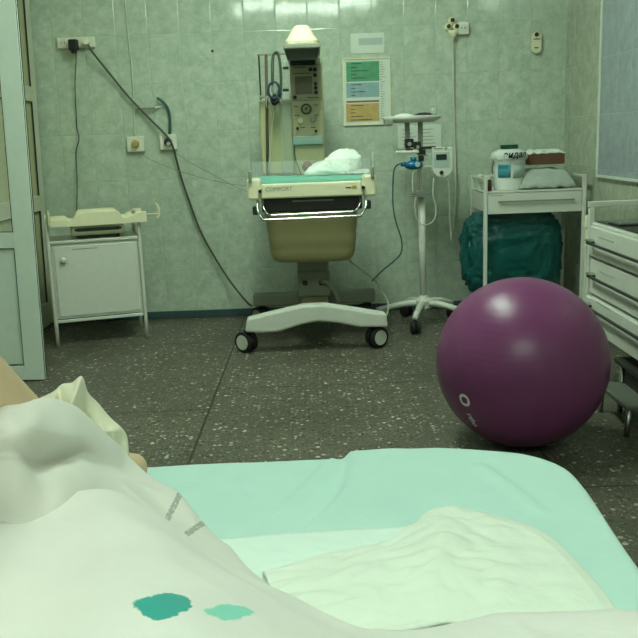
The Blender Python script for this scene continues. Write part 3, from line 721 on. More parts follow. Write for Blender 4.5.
# tray: dished surface with raised front/back edge, dips between
def edge(u):     # height profile of the long edge along u (0..1)
    def ss(a, b_, x): t_ = max(0, min(1, (x-a)/(b_-a))); return t_*t_*(3-2*t_)
    return .738+.030*ss(.24, .32, u)*(1-ss(.68, .76, u))-.018*ss(.14, .2, u)*(1-ss(.24, .3, u))-.018*ss(.7, .76, u)*(1-ss(.80, .86, u))+.014*ss(.86, .92, u)+.006*(u)
b = MB()
def trayf(u, v):
    L = -.012+.540*u; ht = edge(u); base = .700
    vv = abs(v-.5)*2; z = base+(ht-base)*(vv**2.2) if v > .5 or True else 0
    return cl(L, -.03+.30*v, z)
b.grid(trayf, 60, 16)
b.obj('weighing_tray', M['cream'], S, smooth=True, solid=.006)
b = MB(); lp = [cl(-.012+.540*i/60, -.033, 0)+V((0, 0, edge(i/60))) for i in range(61)]
vt = [b.bm.verts.new(p) for p in lp]; vb = [b.bm.verts.new(V((p.x, p.y, .700 if .18 < i/60 < .8 else .702))) for i, p in enumerate(lp)]
for i in range(60): b.bm.faces.new((vt[i], vt[i+1], vb[i+1], vb[i]))
b.obj('tray_front', M['cream'], S, solid=.008)
b = MB(); b.box(cl(-.018, .1, .745), (.012, .27, .075), rz=ANG); b.obj('end_plate', M['cream'], S, bevel=.004)
b = MB(); b.tube([cl(.525, .0, .742), cl(.60, .0, .742)], .003, 8, smooth=False); b.tube([cl(.59, 0, .715), cl(.603, 0, .73), cl(.605, 0, .77), cl(.59, 0, .805)], .007, 8); b.obj('slide_rod', M['cream'], S, smooth=True)

# ================================================================ MOBILE STAND
SX, SY = .645, 5.13
T = thing('mobile_stand', (SX, SY, 0), 'white five-legged mobile stand on black casters holding a dish and clamps', 'stand')
b = MB(); b.cyl((SX, SY, .12), (SX-.005, SY, .78), .021, n=18); b.cyl((SX-.005, SY, .78), (SX-.012, SY, 1.0), .014, n=16); b.obj('pole', M['white'], T, smooth=True)
MB().lathe([(.05, .10), (.052, .15), (.03, .165), (.024, .18)], (SX, SY, 0), 20).obj('hub', M['white'], T, bevel=.004)
for i, dg in enumerate((-107, -35, 37, 109, 181)):
    an = math.radians(dg); d = V((math.cos(an), math.sin(an), 0)); L = .29 if i in (0, 1, 4) else .25
    e = V((SX, SY, .095))+d*L
    b = MB(); b.tube([V((SX, SY, .135))+d*.03, V((SX, SY, .125))+d*.15, e], lambda t: .02-.003*t, 12); lg = b.obj('leg', M['white'], T, smooth=True)
    c0 = caster(T, e.x, e.y-.0, .038, .024, 'dark', ang=an+PI/2+.4, top=.085)
for s, px in ((0, 407.5), (1, 420.5)):
    a, c = P(px, 152, 5.1), P(px, 122, 5.1); MB().mm(a.x-.014, a.x+.014, 5.088, 5.112, a.z, c.z).obj('upright', M['grey'], T, bevel=.003)
g = P(412, 119, 5.1)
def dish(a, z): return 1+.04*math.sin(3*a)
b = MB(); b.lathe([(.02, .0), (.13, .0), (.165, .018), (.175, .036), (.17, .037), (.155, .02), (.12, .006), (.02, .005)], (.585, 5.1, 1.213), 36, sy=.62, fn=dish); b.obj('dish', M['white'], T, smooth=True)
MB().mm(.42, .47, 5.02, 5.12, 1.20, 1.235).obj('clip_box', M['grey'], T, bevel=.006)
a, c = P(396, 154, 5.08), P(419, 150, 5.08); MB().mm(a.x, c.x, 5.06, 5.1, a.z, c.z).obj('cross_arm', M['white'], T, bevel=.006)
b = MB()
for px, py, sx, sz in ((409, 143, .05, .05), (417, 145, .04, .04), (421, 152, .05, .03), (428, 147.5, .09, .014), (421, 158, .03, .035), (409, 150.5, .04, .02)):
    b.box(P(px, py, 5.09), (sx, .05, sz))
split(b, 'clamp', M['black'], T, bevel=.005)
b = MB(); b.cyl(P(409.5, 144, 5.06), P(409.5, 144, 5.05), .012); b.cyl(P(418, 147, 5.06), P(418, 147, 5.05), .01); split(b, 'clamp_screw', M['steel'], T)
b = MB(); b.tube([P(411, 194, 5.07), P(430, 193.5, 5.07)], .006, 10, smooth=False); b.tube([P(409, 196, 5.07), P(427, 195.8, 5.07)], .004, 8, smooth=False); b.box(P(420, 194, 5.09), (.05, .05, .04)); split(b, 'hook_bar', M['steel'], T, bevel=.002)
b = MB(); b.tube([P(418, 170, 5.08), P(419, 193, 5.08)], .008, 8, smooth=False); b.obj('flow_tube', M['grey'], T)
b = MB(); b.tube(hp([(414, 166, 5.07), (412.5, 180, 5.07), (413, 193, 5.06)]), .004, 8); b.obj('drip_line', M['cablew'], T, smooth=True)
# things on the dish
tag(MB().ball((.655, 5.1, 1.252), (.05, .04, .016), 3, fn=lambda c: 1+.2*nz(c, 3)).obj('dark_clamp', M['dark'], smooth=True), 'small dark instrument lying in the dish on top of the mobile stand', 'instrument')
tag(MB().ball((.54, 5.1, 1.248), (.055, .05, .018), 3, fn=lambda c: 1+.18*nz(c, 2.5)).obj('gauze_wad', mat('gauze', (226, 232, 224), .8), smooth=True), 'crumpled pale gauze lying in the dish on top of the mobile stand', 'gauze')
tag(MB().lathe([(.018, 0), (.02, .003), (.02, .042), (.017, .044), (.016, .012)], (.712, 5.1, 1.248), 16).obj('glass_cup', M['glass'], smooth=True), 'small clear glass cup at the right end of the dish on the mobile stand', 'cup')
bl = thing('suction_valve', tuple(P(413.5, 171, 5.08)), 'blue plastic valve hanging on the mobile stand with a teal hose on it', 'valve')
g = P(413.5, 165, 5.08); b = MB(); b.ball(g, (.055, .035, .028), 3); b.cyl(g+V((-.075, 0, .006)), g+V((-.04, 0, .006)), .013); b.cyl(g+V((0, 0, .02)), g+V((0, 0, .045)), .018); b.obj('body', M['blue'], bl, smooth=True)
g2 = P(406, 165, 5.05); b = MB(); b.cyl(g+V((.02, -.036, .004)), g+V((.02, -.028, .004)), .016); b.obj('cap', M['pale_blue'], bl)
tag(MB().tube(hp([(405, 164.5, 5.08), (399, 164, 5.08), (394.5, 169, 5.1), (393, 182, 5.12), (393, 205, 5.12), (396, 222, 5.12), (401.5, 240, 5.12), (401, 253, 5.12), (393, 262, 5.12), (383, 270, 5.1), (372, 281, 5.0)]), .0045, 8).obj('oxygen_hose', M['hose'], smooth=True),
    'teal hose looping down from the blue valve towards the warmer', 'hose')
# white monitor
mn = thing('patient_monitor', tuple(P(442, 178, 5.08)), 'white monitor with a small dark screen and rounded bottom, clamped right of the mobile stand', 'monitor')
a, c = P(431.5, 178, 5.08), P(452, 146, 5.08); xm = (a.x+c.x)/2; w = (c.x-a.x)/2; poly = [(c.x, c.z-.004), (a.x, c.z-.004), (a.x, a.z+.055)]
for k in range(1, 12):
    an = PI+PI*k/12; poly.append((xm+w*math.cos(an), a.z+.058+.058*math.sin(an)))
poly.append((c.x, a.z+.055))
b = MB(); b.prism(poly, 5.05, 5.10, 'y'); body = b.obj('housing', M['white'], mn, bevel=.006)
p, q = P(433.5, 167.5, 5.05), P(449.5, 151.5, 5.05); MB().mm(p.x, q.x, 5.047, 5.05, p.z, q.z).obj('face_plate', M['lightbox'], mn, bevel=.002)
p, q = P(436, 160, 5.05), P(446.5, 154, 5.05); MB().mm(p.x, q.x, 5.044, 5.047, p.z, q.z).obj('screen', mat('dark_lcd', (34, 48, 44), .2), mn, bevel=.001)
b = MB(); p = P(441.5, 172.5, 5.05); b.cyl((p.x, 5.042, p.z), (p.x, 5.05, p.z), .012, n=18); split(b, 'button', M['dark'], mn, bevel=.002)
p = P(446, 148.3, 5.05); b = MB(); b.cyl((p.x, 5.046, p.z), (p.x, 5.05, p.z), .008); b.mm(p.x-.075, p.x-.02, 5.048, 5.05, p.z-.003, p.z+.003); b.obj('brand_mark', M['grey'], mn)
for py in (155, 166.5): MB().tube([P(424, py, 5.09), P(432, py, 5.09)], .006, 8, smooth=False).obj('bracket_arm', M['white'], mn)
b = MB(); b.tube(hp([(433.5, 178, 5.07), (433, 195, 5.06), (436, 208, 5.06), (434, 220, 5.06), (425, 225, 5.05), (417, 219, 5.05), (415, 207, 5.05), (416, 197, 5.05)]), .0038, 8)
b.obj('lead', M['cablew'], mn, smooth=True)
b = MB(); b.tube(hp([(447, 177, 5.07), (449, 188, 5.08), (449.5, 205, 5.09), (450, 222, 5.1), (451.5, 241, 5.1)]), .003, 8)
b.obj('lead', M['cablew'], mn, smooth=True)

# ================================================================ WHITE TROLLEY (right)
K = thing('instrument_trolley', (1.27, 5.15, 0), 'white metal trolley with one wide drawer and a lower shelf, behind the purple ball', 'trolley')
kx0, kx1, ky0, ky1 = .988, 1.56, 4.95, 5.36
for (xx, yy) in ((kx0, ky0), (kx1, ky0), (kx0, ky1), (kx1, ky1)):
    MB().mm(xx-.011, xx+.011, yy-.011, yy+.011, .075, .885).obj('leg', M['white'], K, bevel=.004)
    caster(K, xx, yy, .035, .02, 'dark', ang=.3, top=.08)
for xx in (kx0, kx1): MB().mm(xx-.007, xx+.007, ky0+.012, ky1-.012, .868, .882).obj('side_rail', M['white'], K, bevel=.003)
MB().mm(kx0+.012, kx1-.012, ky1-.007, ky1+.007, .868, .882).obj('back_rail', M['white'], K, bevel=.003)
b = MB(); b.mm(kx0+.001, kx1-.001, ky0-.008, ky1, .795, .804); b.obj('top_shelf', M['white'], K, bevel=.002)
b = MB(); b.mm(kx0+.012, kx1-.012, ky1-.012, ky1-.004, .69, .793); b.mm(kx0-.006, kx0+.006, ky0+.014, ky1-.014, .69, .79); b.mm(kx1-.006, kx1+.006, ky0+.014, ky1-.014, .69, .79); split(b, 'side_panel', M['white'], K, bevel=.002)
b = MB(); b.mm(kx0+.014, kx1-.014, ky0-.006, ky0+.012, .674, .792); dw = b.obj('drawer', M['white'], K, bevel=.003)
b = MB(); b.mm(kx0+.07, kx1-.06, ky0-.024, ky0-.014,   .742, .750); 
for xx in (kx0+.09, kx1-.08): b.mm(xx, xx+.01, ky0-.015, ky0-.006,   .742, .750)
b.obj('handle', M['grey'], dw, bevel=.002)
b = MB(); b.mm(kx0+.02, kx0+.10, ky0-.0075, ky0-.006, .780, .783); b.obj('stamp', M['grey'], dw)
b = MB(); b.mm(kx0+.012, kx1-.012, ky0, ky1, .145, .157); b.mm(kx0+.012, kx1-.012, ky0-.006, ky0+.006, .135, .17); b.obj('lower_shelf', M['white'], K, bevel=.002)
# white bucket
bx = P(508, 190, 5.1); g = V((bx.x, 5.08, .805))
B = thing('plastic_bucket', tuple(g), 'white plastic bucket with a blue label and crumpled bag over its lid, on the trolley', 'bucket')
b = MB(); b.lathe([(.082, 0), (.086, .004), (.092, .10), (.094, .168), (.097, .17), (.097, .178)], g, 32); bb = b.obj('bucket_body', mat('bucket_white', (230, 234, 226), .35), B, smooth=True)
b = MB(); b.lathe([(.097, .172), (.103, .176), (.106, .20), (.098, .218), (.07, .232), (.055, .236)], g, 36, fn=lambda a, z: 1+.045*math.sin(a*9+z*60)+.03*nz((math.cos(a)*3, math.sin(a)*3, z*20))); 
wrap_ = b.obj('bag_cover', M['film'], B, smooth=True)
MB().lathe([(.05, .236), (.052, .238), (.052, .258), (.048, .26)], g, 24).obj('lid', M['greenlid'], B)
def bend(rad):
    def f(p):
        ang = (p.x-g.x)/rad; return V((g.x+(rad+(g.y-rad-p.y)*0)*math.sin(ang), g.y-rad*math.cos(ang), p.z))
    return f
b = MB(); f_ = lambda u0, u1, z0, z1, rad: MB().grid(lambda u, v: V((g.x+rad*math.sin(u0+(u1-u0)*u), g.y-rad*math.cos(u0+(u1-u0)*u), g.z+z0+(z1-z0)*v)), 10, 2)
f_(-.95, -.12, .075, .15, .0945).obj('blue_label', M['label'], B, solid=.0006, smooth=True)
f_(-.9, -.25, .125, .145, .0955).obj('label_band', mat('label_teal', (40, 120, 132), .5), B, solid=.0006)
f_(.0, .95, .07, .15, .0945).obj('white_label', M['lightbox'], B, solid=.0006, smooth=True)
text('эидал', .050, M['ink'], Matrix.Translation((g.x+.012, g.y-.11, g.z+.203)) @ FRONT, wrap_, shear=.2, warp=bend(.112), bold=.0012)
b = MB(); b.tube([g+V((-.095, -.01, .165)), g+V((-.11, -.05, .12)), g+V((-.105, -.06, .10))], .003, 8); b.obj('bucket_handle', M['black'], B)
# little bottle, jars
q = P(489.5, 180, 5.1)
t = thing('brown_bottle', (q.x-.018, 5.03, .805), 'small dark brown bottle standing left of the white bucket', 'bottle')
MB().lathe([(.016, 0), (.017, .002), (.017, .055), (.009, .066)], (q.x-.018, 5.03, .805), 16).obj('bottle_body', mat('amber_glass', (60, 36, 22), .2), t, smooth=True)
MB().lathe([(.010, .067), (.010, .082)], (q.x-.018, 5.03, .805), 14).obj('cap', M['white'], t)
for i, (xx, yy, hh, lab) in enumerate(((1.008, 5.20, .085, 'clear glass jar at the back left corner of the white trolley'), (1.012, 5.10, .06, 'squat pale jar in front of the taller glass jar on the white trolley'))):
    t = thing('glass_jar', (xx, yy, .805), lab, 'jar', 'jars on the white trolley')
    MB().lathe([(.019, 0), (.021, .003), (.021, hh-.02), (.015, hh-.01)], (xx, yy, .805), 18).obj('jar_body', M['glass'], t, smooth=True)
    MB().lathe([(.016, hh-.009), (.016, hh+.006)], (xx, yy, .805), 18).obj('lid', M['cream'], t)
# crumpled bag + brown box
bg = thing('plastic_packet', (1.36, 5.17, .805), 'crumpled white plastic packet lying on the trolley beneath the brown box', 'packet')
def pk(u, v):
    x = 1.195+.335*u; y = 5.0+.30*v; e = min(1, 3.2*u, 3.6*(1-u), 4*v, 4*(1-v)); e = e*(2-e)
    top = P(545, 166.5, 5.12).z-.004
    return V((x, y, .814+(top-.814)*e*(.92+.08*nz((u*5, v*4, 2)))+.010*nz((u*9, v*8, 6))*(1-e)))
MB().grid(pk, 40, 34).obj('film_skin', mat('grey_film', (176, 186, 174), .3, alpha=.85, bump=1, bscale=30), bg, smooth=True, solid=.003)
MB().mm(1.25, 1.44, 5.04, 5.26, .8055, .866).obj('folded_pads', M['paper'], bg, bevel=.01)
bo = thing('brown_box', (1.33, 5.2, .905), 'low brown cardboard box with a crumpled white top, on the packet on the trolley', 'box')
a = P(527, 165, 5.12); c = P(564, 154.5, 5.12)
MB().mm(a.x, c.x, 5.10, 5.25, a.z, a.z+.062).obj('carton', M['cardboard'], bo, bevel=.003)
MB().grid(lambda u, v: V((a.x-.002+(c.x-a.x+.004)*u, 5.098+.154*v, a.z+.064+.018*min(1, 6*u, 6*(1-u), 6*v, 6*(1-v))+.009*nz((u*9, v*6, 9)))), 30, 16).obj('white_top', M['paper'], bo, smooth=True, solid=.003)
BOXZ = a.z
# teal rubbish bag
def bagf(c, rx, ry, h):
    b = MB(); n = 72; m = 34; rings = []
    for j in range(m+1):
        t_ = j/m; z = .004+h*t_
        k = (.80+.2*math.sin(min(1, t_*2.2)*PI/2))*(1-.14*max(0, t_-.7)/.3)
        ring = []
        for i in range(n):
            a = 2*PI*i/n; ca, sa = math.cos(a), math.sin(a); e = .55
            ux = math.copysign(abs(ca)**e, ca); uy = math.copysign(abs(sa)**e, sa)
            w = 1+.07*nz((ca*3, sa*3, z*5))+.05*abs(nz((ca*7, sa*7, z*9)))+.02*nz((ca*22, sa*22, z*16))
            ring.append(b.bm.verts.new((c[0]+rx*k*ux*w, c[1]+ry*k*uy*w, z+.012*nz((ca*5, sa*5, z*3))*(t_ > .9))))
        rings.append(ring)
    for r1_, r2_ in zip(rings, rings[1:]):
        for i in range(n): b.bm.faces.new((r1_[i], r1_[(i+1) % n], r2_[(i+1) % n], r2_[i]))
    b.bm.faces.new(rings[0][::-1]); b.bm.faces.new(rings[-1])
    return b

b = MB(); g = bmesh.ops.create_icosphere(b.bm, subdivisions=6, radius=1)
for v in g['verts']:
    d = v.co.normalized(); e = .62
    q = V([math.copysign(abs(c)**e, c) for c in d])
    rdg = lambda s_, o_: (1-2*abs(nz(d+V((o_, o_, 0)), s_)))
    k = .93+.06*rdg(2.2, 3)+.065*rdg(4.5, 7)+.045*rdg(9, 1)+.022*rdg(19, 5)
    p = V((q.x*.285*k, q.y*.15*k, q.z*.27*(k+.05*nz(d, 3))))
    v.co = p+V((1.182, 5.155, .42))
    v.co.z = max(v.co.z, .1585); v.co.z = min(v.co.z, .668)
    v.co.y = min(v.co.y, 5.345)
o = b.obj('rubbish_bag', M['bag'], smooth=True); tag(o, 'large crumpled teal plastic bag filling the lower shelf of the white trolley', 'bag')

# ================================================================ DRAWER UNIT (right wall, drawers facing left)
D = thing('drawer_unit', (1.4, 3.38, 0), 'white metal drawer unit with bar handles and black glass top, against the right wall', 'drawer unit')
dx, dy0, dy1 = 1.215, 2.9, 3.76
DT = .735
b = MB(); b.mm(dx+.02, 1.60, dy0, dy1, .262, DT-.012); b.obj('carcass', M['white'], D, bevel=.003)
b = MB(); b.mm(dx+.002, 1.60, dy0, dy1, DT-.011, DT-.001); b.obj('top', M['white'], D, bevel=.002)
b = MB(); b.mm(dx+.02, 1.585, dy0+.01, dy1-.03, DT, DT+.006); b.obj('glass_top', M['blackglass'], D, bevel=.001)
for k, (z0, z1, out, hz) in enumerate(((.592, .722, .012, .655), (.425, .578, .004, .508), (.272, .411, .016, .375))):
    o = MB().mm(dx-out, dx+.019, dy0+.012, dy1-.03, z0, z1).obj('drawer', M['white'], D, bevel=.004)
    b = MB(); b.mm(dx-out-.030, dx-out-.018, dy0+.05, dy1-.075, hz-.007, hz+.003)
    for yy in (dy0+.08, dy1-.10): b.mm(dx-out-.02, dx-out, yy-.006, yy+.006, hz-.006, hz+.006)
    b.obj('handle', M['dark'], o, bevel=.002)  # dark colour stands in for the shadow line under each handle
    b = MB(); b.mm(dx-out-.034, dx-out-.002, dy1-.106, dy1-.075, hz+.004, hz+.016); b.obj('handle_clip', M['chrome'], o, bevel=.003)
    b = MB(); b.mm(dx-out-.0012, dx-out, dy1-.34, dy1-.16, hz+.028, hz+.034); b.obj('scratch_mark', M['lightbox'], o)
for yy in (dy1-.013, dy0+.013):
    for xx in (dx+.0, 1.585):
        MB().mm(xx-.012, xx+.012, yy-.012, yy+.012, .09, .80 if yy > 3.3 or xx > 1.4 else .74).obj('post', M['white'], D, bevel=.003)
        caster(D, xx, yy, .038, .022, 'dark', ang=.4, top=.095)
b = MB(); b.mm(dx-.016, 1.60, dy1-.02, dy1-.004, .801, .826); b.mm(1.578, 1.594, dy0, dy1-.02, .801, .826); split(b, 'guard_rail', M['white'], D, bevel=.003)
b = MB(); b.mm(dx-.016, dx+.004, dy1+.001, dy1+.02, .30, .765); b.obj('side_channel', M['white'], D, bevel=.003)
b = MB(); b.box((dx-.006, dy1+.006, .735), (.03, .02, .05)); b.box((dx-.006, dy1+.006, .66), (.024, .02, .07)); split(b, 'channel_clip', M['cream'], D, bevel=.004)
g = (1.33, 3.58, DT+.006)
tag(MB().mm(1.25, 1.42, 3.50, 3.64, DT+.0065, DT+.02).obj('steel_tray', M['steel'], bevel=.004), 'small flat metal tray on the black glass top of the drawer unit', 'tray')
# step stool beneath
ST = thing('step_stool', (1.37, 3.1, 0), 'grey metal step stool on the floor under the drawer unit', 'stool')
b = MB(); b.mm(1.20, 1.50, 3.0, 3.36, .20, .222); b.obj('upper_step', M['dark'], ST, bevel=.005)
b = MB(); b.mm(1.13, 1.28, 3.02, 3.34, .105, .122); b.obj('lower_step', mat('worn_steel', (92, 96, 86), .6), ST, bevel=.005)
for xx, zz in ((1.14, .105), (1.22, .2), (1.48, .2)):
    for yy in (3.03, 3.33): MB().tube([(xx, yy, .001), (xx+.006, yy, zz)], .011, 10, smooth=False).obj('leg', M['steel'], ST, smooth=True)
b = MB(); b.mm(1.23, 1.24, 3.04, 3.32, .06, .19); b.obj('riser_plate', M['dark'], ST, bevel=.002)

# ================================================================ EXERCISE BALL
BR = .310; BC = V((.736, 3.01, BR+.001))
B = thing('exercise_ball', (BC.x, BC.y, 0), 'large purple exercise ball standing on the terrazzo floor', 'ball')
pm = NT('purple_vinyl'); pos = pm.n('ShaderNodeTexCoord').outputs['Object']
nzn = pm.n('ShaderNodeTexNoise', i_Scale=3.0, i_Detail=4.0); pm.l(pos, nzn.inputs['Vector'])
pm.l(pm.mix(nzn.outputs['Fac'], lin((108, 52, 94)), lin((122, 62, 106))), pm.b.inputs['Base Color'])
pm.b.inputs['Roughness'].default_value = .34; pm.b.inputs['Specular IOR Level'].default_value = .38; pm.b.inputs['Coat Weight'].default_value = .0; pm.b.inputs['Coat Roughness'].default_value = .16
wv = pm.n('ShaderNodeTexWave', i_Scale=14.0, bands_direction='Z'); pm.l(pos, wv.inputs['Vector'])
bp = pm.n('ShaderNodeBump', i_Strength=.06, i_Distance=.002); pm.l(wv.outputs['Fac'], bp.inputs['Height']); pm.l(bp.outputs[0], pm.b.inputs['Normal'])
b = MB(); bmesh.ops.create_uvsphere(b.bm, u_segments=96, v_segments=64, radius=BR)
tilt = Matrix.Rotation(.5, 4, 'Y') @ Matrix.Rotation(.35, 4, 'X')
for v in b.bm.verts: v.co = (tilt @ v.co)+BC
ball = b.obj('ball_skin', pm.m, B, smooth=True, origin=BC)
# white print, running down the lower left of the ball
def on_ball(px, py):
    d = ray(px, py).normalized(); oc = V((0, 0, HC))-BC; bb = oc.dot(d); disc = bb*bb-(oc.length_squared-BR*BR)
    return V((0, 0, HC))+d*(-bb-math.sqrt(disc))
p0, p1 = on_ball(464, 400), on_ball(477, 427)
nrm = ((p0+p1)/2-BC).normalized(); ux = (p1-p0).normalized(); uy = nrm.cross(ux).normalized(); nrm = ux.cross(uy)
def bmat(p): return Matrix(((ux.x, uy.x, nrm.x, p.x), (ux.y, uy.y, nrm.y, p.y), (ux.z, uy.z, nrm.z, p.z), (0, 0, 0, 1)))
def sph(p): return BC+(p-BC).normalized()*(BR+.0008)
text('O', .062, M['whitetext'], bmat(p0), ball, warp=sph, bold=.0022); text('rtho', .036, M['whitetext'], bmat(p0.lerp(p1, .72)), ball, warp=sph, bold=.001)
q = BC+V((.25, -.08, -.10)).normalized()*BR
MB().cyl(BC+(q-BC)*.995, BC+(q-BC)*1.003, .008, n=12).obj('valve_plug', M['grey'], ball)

# ================================================================ DELIVERY BED
ZB = .665
BD = thing('delivery_bed', (0, .2, 0), 'low hospital bed seen from its head, with a covered mattress and metal frame', 'bed')
def outline(ins, y0=-1.4):
    xr, xl, yf, r = .335-ins, -.36+ins, 1.195-ins, .10
    pts = [(xl, y0), (xr, y0)]
    pts += [(xr-r+r*math.cos(a), yf-r+r*math.sin(a)) for a in [PI/2*k/8 for k in range(9)]]
    pts += [(xl+r+r*math.cos(a), yf-r+r*math.sin(a)) for a in [PI/2+PI/2*k/8 for k in range(9)]]
    return pts
MB().prism(outline(.06), .575, ZB-.012, 'z').obj('mattress', M['grey'], BD, bevel=.02)
MB().prism(outline(.06), .49, .553, 'z').obj('bed_base', M['steel'], BD, bevel=.005)
for xx in (-.24, .22):
    for yy in (-1.2, .85):
        MB().cyl((xx, yy, .085), (xx, yy, .489), .022).obj('leg', M['steel'], BD, smooth=True)
        caster(BD, xx, yy, .04, .022, 'dark', ang=.5, top=.09)
# mint bottom sheet: top surface, rounded far corners, hanging edge
def ss(a, b_, x): t_ = max(0, min(1, (x-a)/(b_-a))); return t_*t_*(3-2*t_)
def sheet_h(x, y):
    z = ZB+.003*nz((x*6, y*6, 0))+.0015*nz((x*17, y*9, 5))
    z += .012*ss(-.004, .012, x-(.03-.32*(1.19-y)*ss(.0, .3, 1.19-y)))*ss(.86, 1.06, y)
    for (ax, ay, bx_, by_, w, hgt) in ((.012, 1.18, -.07, .99, .012, .010), (-.20, 1.12, -.14, 1.08, .008, .006), (-.12, 1.14, -.10, 1.08, .008, -.005), (.22, 1.12, .265, .98, .010, .005), (.10, 1.17, .085, 1.04, .02, .006)):
        d = V((bx_-ax, by_-ay)); t_ = max(0, min(1, ((x-ax)*d.x+(y-ay)*d.y)/d.length_squared)); q = V((ax+d.x*t_, ay+d.y*t_)); dd = math.hypot(x-q.x, y-q.y); z += hgt*math.exp(-(dd/w)**2)*(1-.4*t_)
    return z
b = MB(); x0s, x1s, y0s, y1s = -.36, .335, -1.3, 1.2; NX, NY = 110, 230
def shf(u, v):
    x = x0s+(x1s-x0s)*u; y = y0s+(y1s-y0s)*(v**.55)
    r = .085; cx = None
    if y > y1s-r:
        # squeeze rows to the rounded corner outline
        k = math.sqrt(max(0, 1-((y-(y1s-r))/r)**2)); hwid = (x1s-x0s)/2-r+r*k; mid = (x0s+x1s)/2; x = mid+(x-mid)*hwid/((x1s-x0s)/2)
    y -= .035*ss(.15, .33, x)*ss(.8, 1.15, y)
    return V((x, y, sheet_h(x, y)))
b.grid(shf, NX, NY)
es = [e for e in b.bm.edges if e.is_boundary]
for zz, outw in ((-.006, .006), (-.04, .010), (-.10, .006)):
    r = bmesh.ops.extrude_edge_only(b.bm, edges=es)
    nv = [e for e in r['geom'] if isinstance(e, bmesh.types.BMVert)]; es = [e for e in r['geom'] if isinstance(e, bmesh.types.BMEdge)]
    for v in nv:
        d = V((v.co.x-(x0s+x1s)/2, max(0, v.co.y-1.0)*1.5, 0)); d = d.normalized() if d.length > 1e-5 else V((0, 1, 0))
        v.co += d*outw+V((0, 0, zz if zz == -.006 else zz+.006))
bs = b.obj('bed_sheet', cloth_mat('mint_sheet', (190, 222, 214), bump=.25), smooth=True)
tag(bs, 'mint green sheet stretched over the foot of the bed', 'sheet')

# pale second sheet lying on the mint one
def strip(name, rows, nu, nv, m, fn=None, solid=.004, parent=None, lift=0):
    """smooth surface through rows of 3-D control points"""
    R = [[V(p) for p in r] for r in rows]
    def cr(q, t):
        n = len(q)-1; x = t*n; i = min(int(x), n-1); f = x-i
        a = q[i-1] if i > 0 else q[0]*2-q[1]; d = q[i+2] if i+2 <= n else q[n]*2-q[n-1]; b_, c = q[i], q[i+1]
        return .5*((2*b_)+(c-a)*f+(2*a-5*b_+4*c-d)*f*f+(-a+3*b_-3*c+d)*f**3)
    def f(u, v):
        p = cr([cr(r, u) for r in R], v)
        if fn: p = p+V((0, 0, fn(u, v, p)))
        return p
    b = MB().grid(f, nu, nv)
    return b.obj(name, m, parent, smooth=True, solid=solid)
z1 = .676
def zrow(pts, z): return [PZ(x, y, z) for x, y in pts]
rows = [zrow([(165, 545), (240, 537), (330, 529), (440, 527)], z1), zrow([(160, 600), (240, 590), (340, 580), (450, 575)], z1), zrow([(160, 680), (250, 680), (350, 680), (470, 680)], z1)]
o = strip('absorbent_sheet', rows, 60, 40, cloth_mat('pale_sheet', (222, 238, 230), bump=.3), lambda u, v, p: .003*nz(p, 9)+.006*abs(nz((p.x*22, p.y*40, 1)))*ss(0, .2, v), solid=.003)
tag(o, 'pale mint absorbent sheet laid across the middle of the bed, its straight far edge visible', 'sheet')
# white quilted pad with crumples
z2 = .686
rows = [[PZ(262, 572, .682), PZ(330, 553, .686), PZ(395, 538, .69), PZ(432, 509, .688), PZ(470, 509.5, .688), PZ(540, 530, .686), PZ(588, 573, .684), PZ(622, 616, .682)],
        [PZ(270, 590, z2), PZ(335, 570, .69), PZ(400, 556, .695), PZ(438, 525, .70), PZ(475, 530, .695), PZ(530, 555, .69), PZ(565, 590, .69), PZ(590, 630, .686)],
        [PZ(290, 620, z2), PZ(350, 600, .70), PZ(405, 580, .70), PZ(440, 560, .71), PZ(475, 565, .70), PZ(515, 585, .695), PZ(540, 615, .69), PZ(560, 650, .686)],
        [PZ(310, 660, z2), PZ(360, 640, z2), PZ(410, 630, .69), PZ(445, 625, .69), PZ(475, 630, .69), PZ(505, 640, .69), PZ(525, 660, .69), PZ(540, 690, .686)]]
def padf(u, v, p):
    e = min(1, 8*v)
    a = .010*abs(nz((p.x*9+p.y*4, p.y*26-p.x*5, 2)))+.007*abs(nz((p.x*24-p.y*14, p.y*38, 7)))+.003*nz((p.x*40, p.y*40, 3))
    k = 1-ss(.62, .75, u)*.9
    rd = -.006*math.exp(-((u-.72)/.006)**2)*ss(.1, .3, v)
    return e*a*k+rd*0+e*.004
o = strip('incontinence_pad', rows, 150, 70, cloth_mat('white_pad', (226, 232, 220), bump=.3), padf, solid=.006)
tag(o, 'crumpled white absorbent pad with a smooth rounded right end, on the right of the bed', 'pad')

# ================================================================ PERSON (lying on the side, legs drawn towards the left)
def skin(name, verts, edges, radii, root, m, parent=None, sub=2):
    me = bpy.data.meshes.new(name); o0 = V(verts[root]); me.from_pydata([V(v)-o0 for v in verts], edges, []); me.update()
    o = bpy.data.objects.new(name, me); COL.objects.link(o); me.materials.append(m); WL[o.name] = o0
    if parent is not None: o.parent = parent; o.location = o0-WL[parent.name]
    else: o.location = o0
    sm = o.modifiers.new('skin', 'SKIN'); sm.use_smooth_shade = True
    d = me.skin_vertices[0].data
    for i, r in enumerate(radii): d[i].radius = (r, r) if isinstance(r, (int, float)) else r; d[i].use_root = (i == root)
    sb = o.modifiers.new('sub', 'SUBSURF'); sb.levels = sub; sb.render_levels = sub
    return o
leg = [tuple(P(x, y, d)) for x, y, d in ((-80, 336, .80), (-36, 382, .84), (10, 426, .885), (66, 462, .945), (116, 474, 1.0), (131, 469, 1.03), (139, 467, 1.05))]
verts = [(0, .10, .755), (0, -.12, .765), (0, -.35, .78), (-.10, .24, .745), (-.30, .50, .79)]+leg+[(.05, .20, .735), (-.09, .42, .725), (-.22, .60, .72), (-.20, .74, .715), (-.18, .82, .71)]
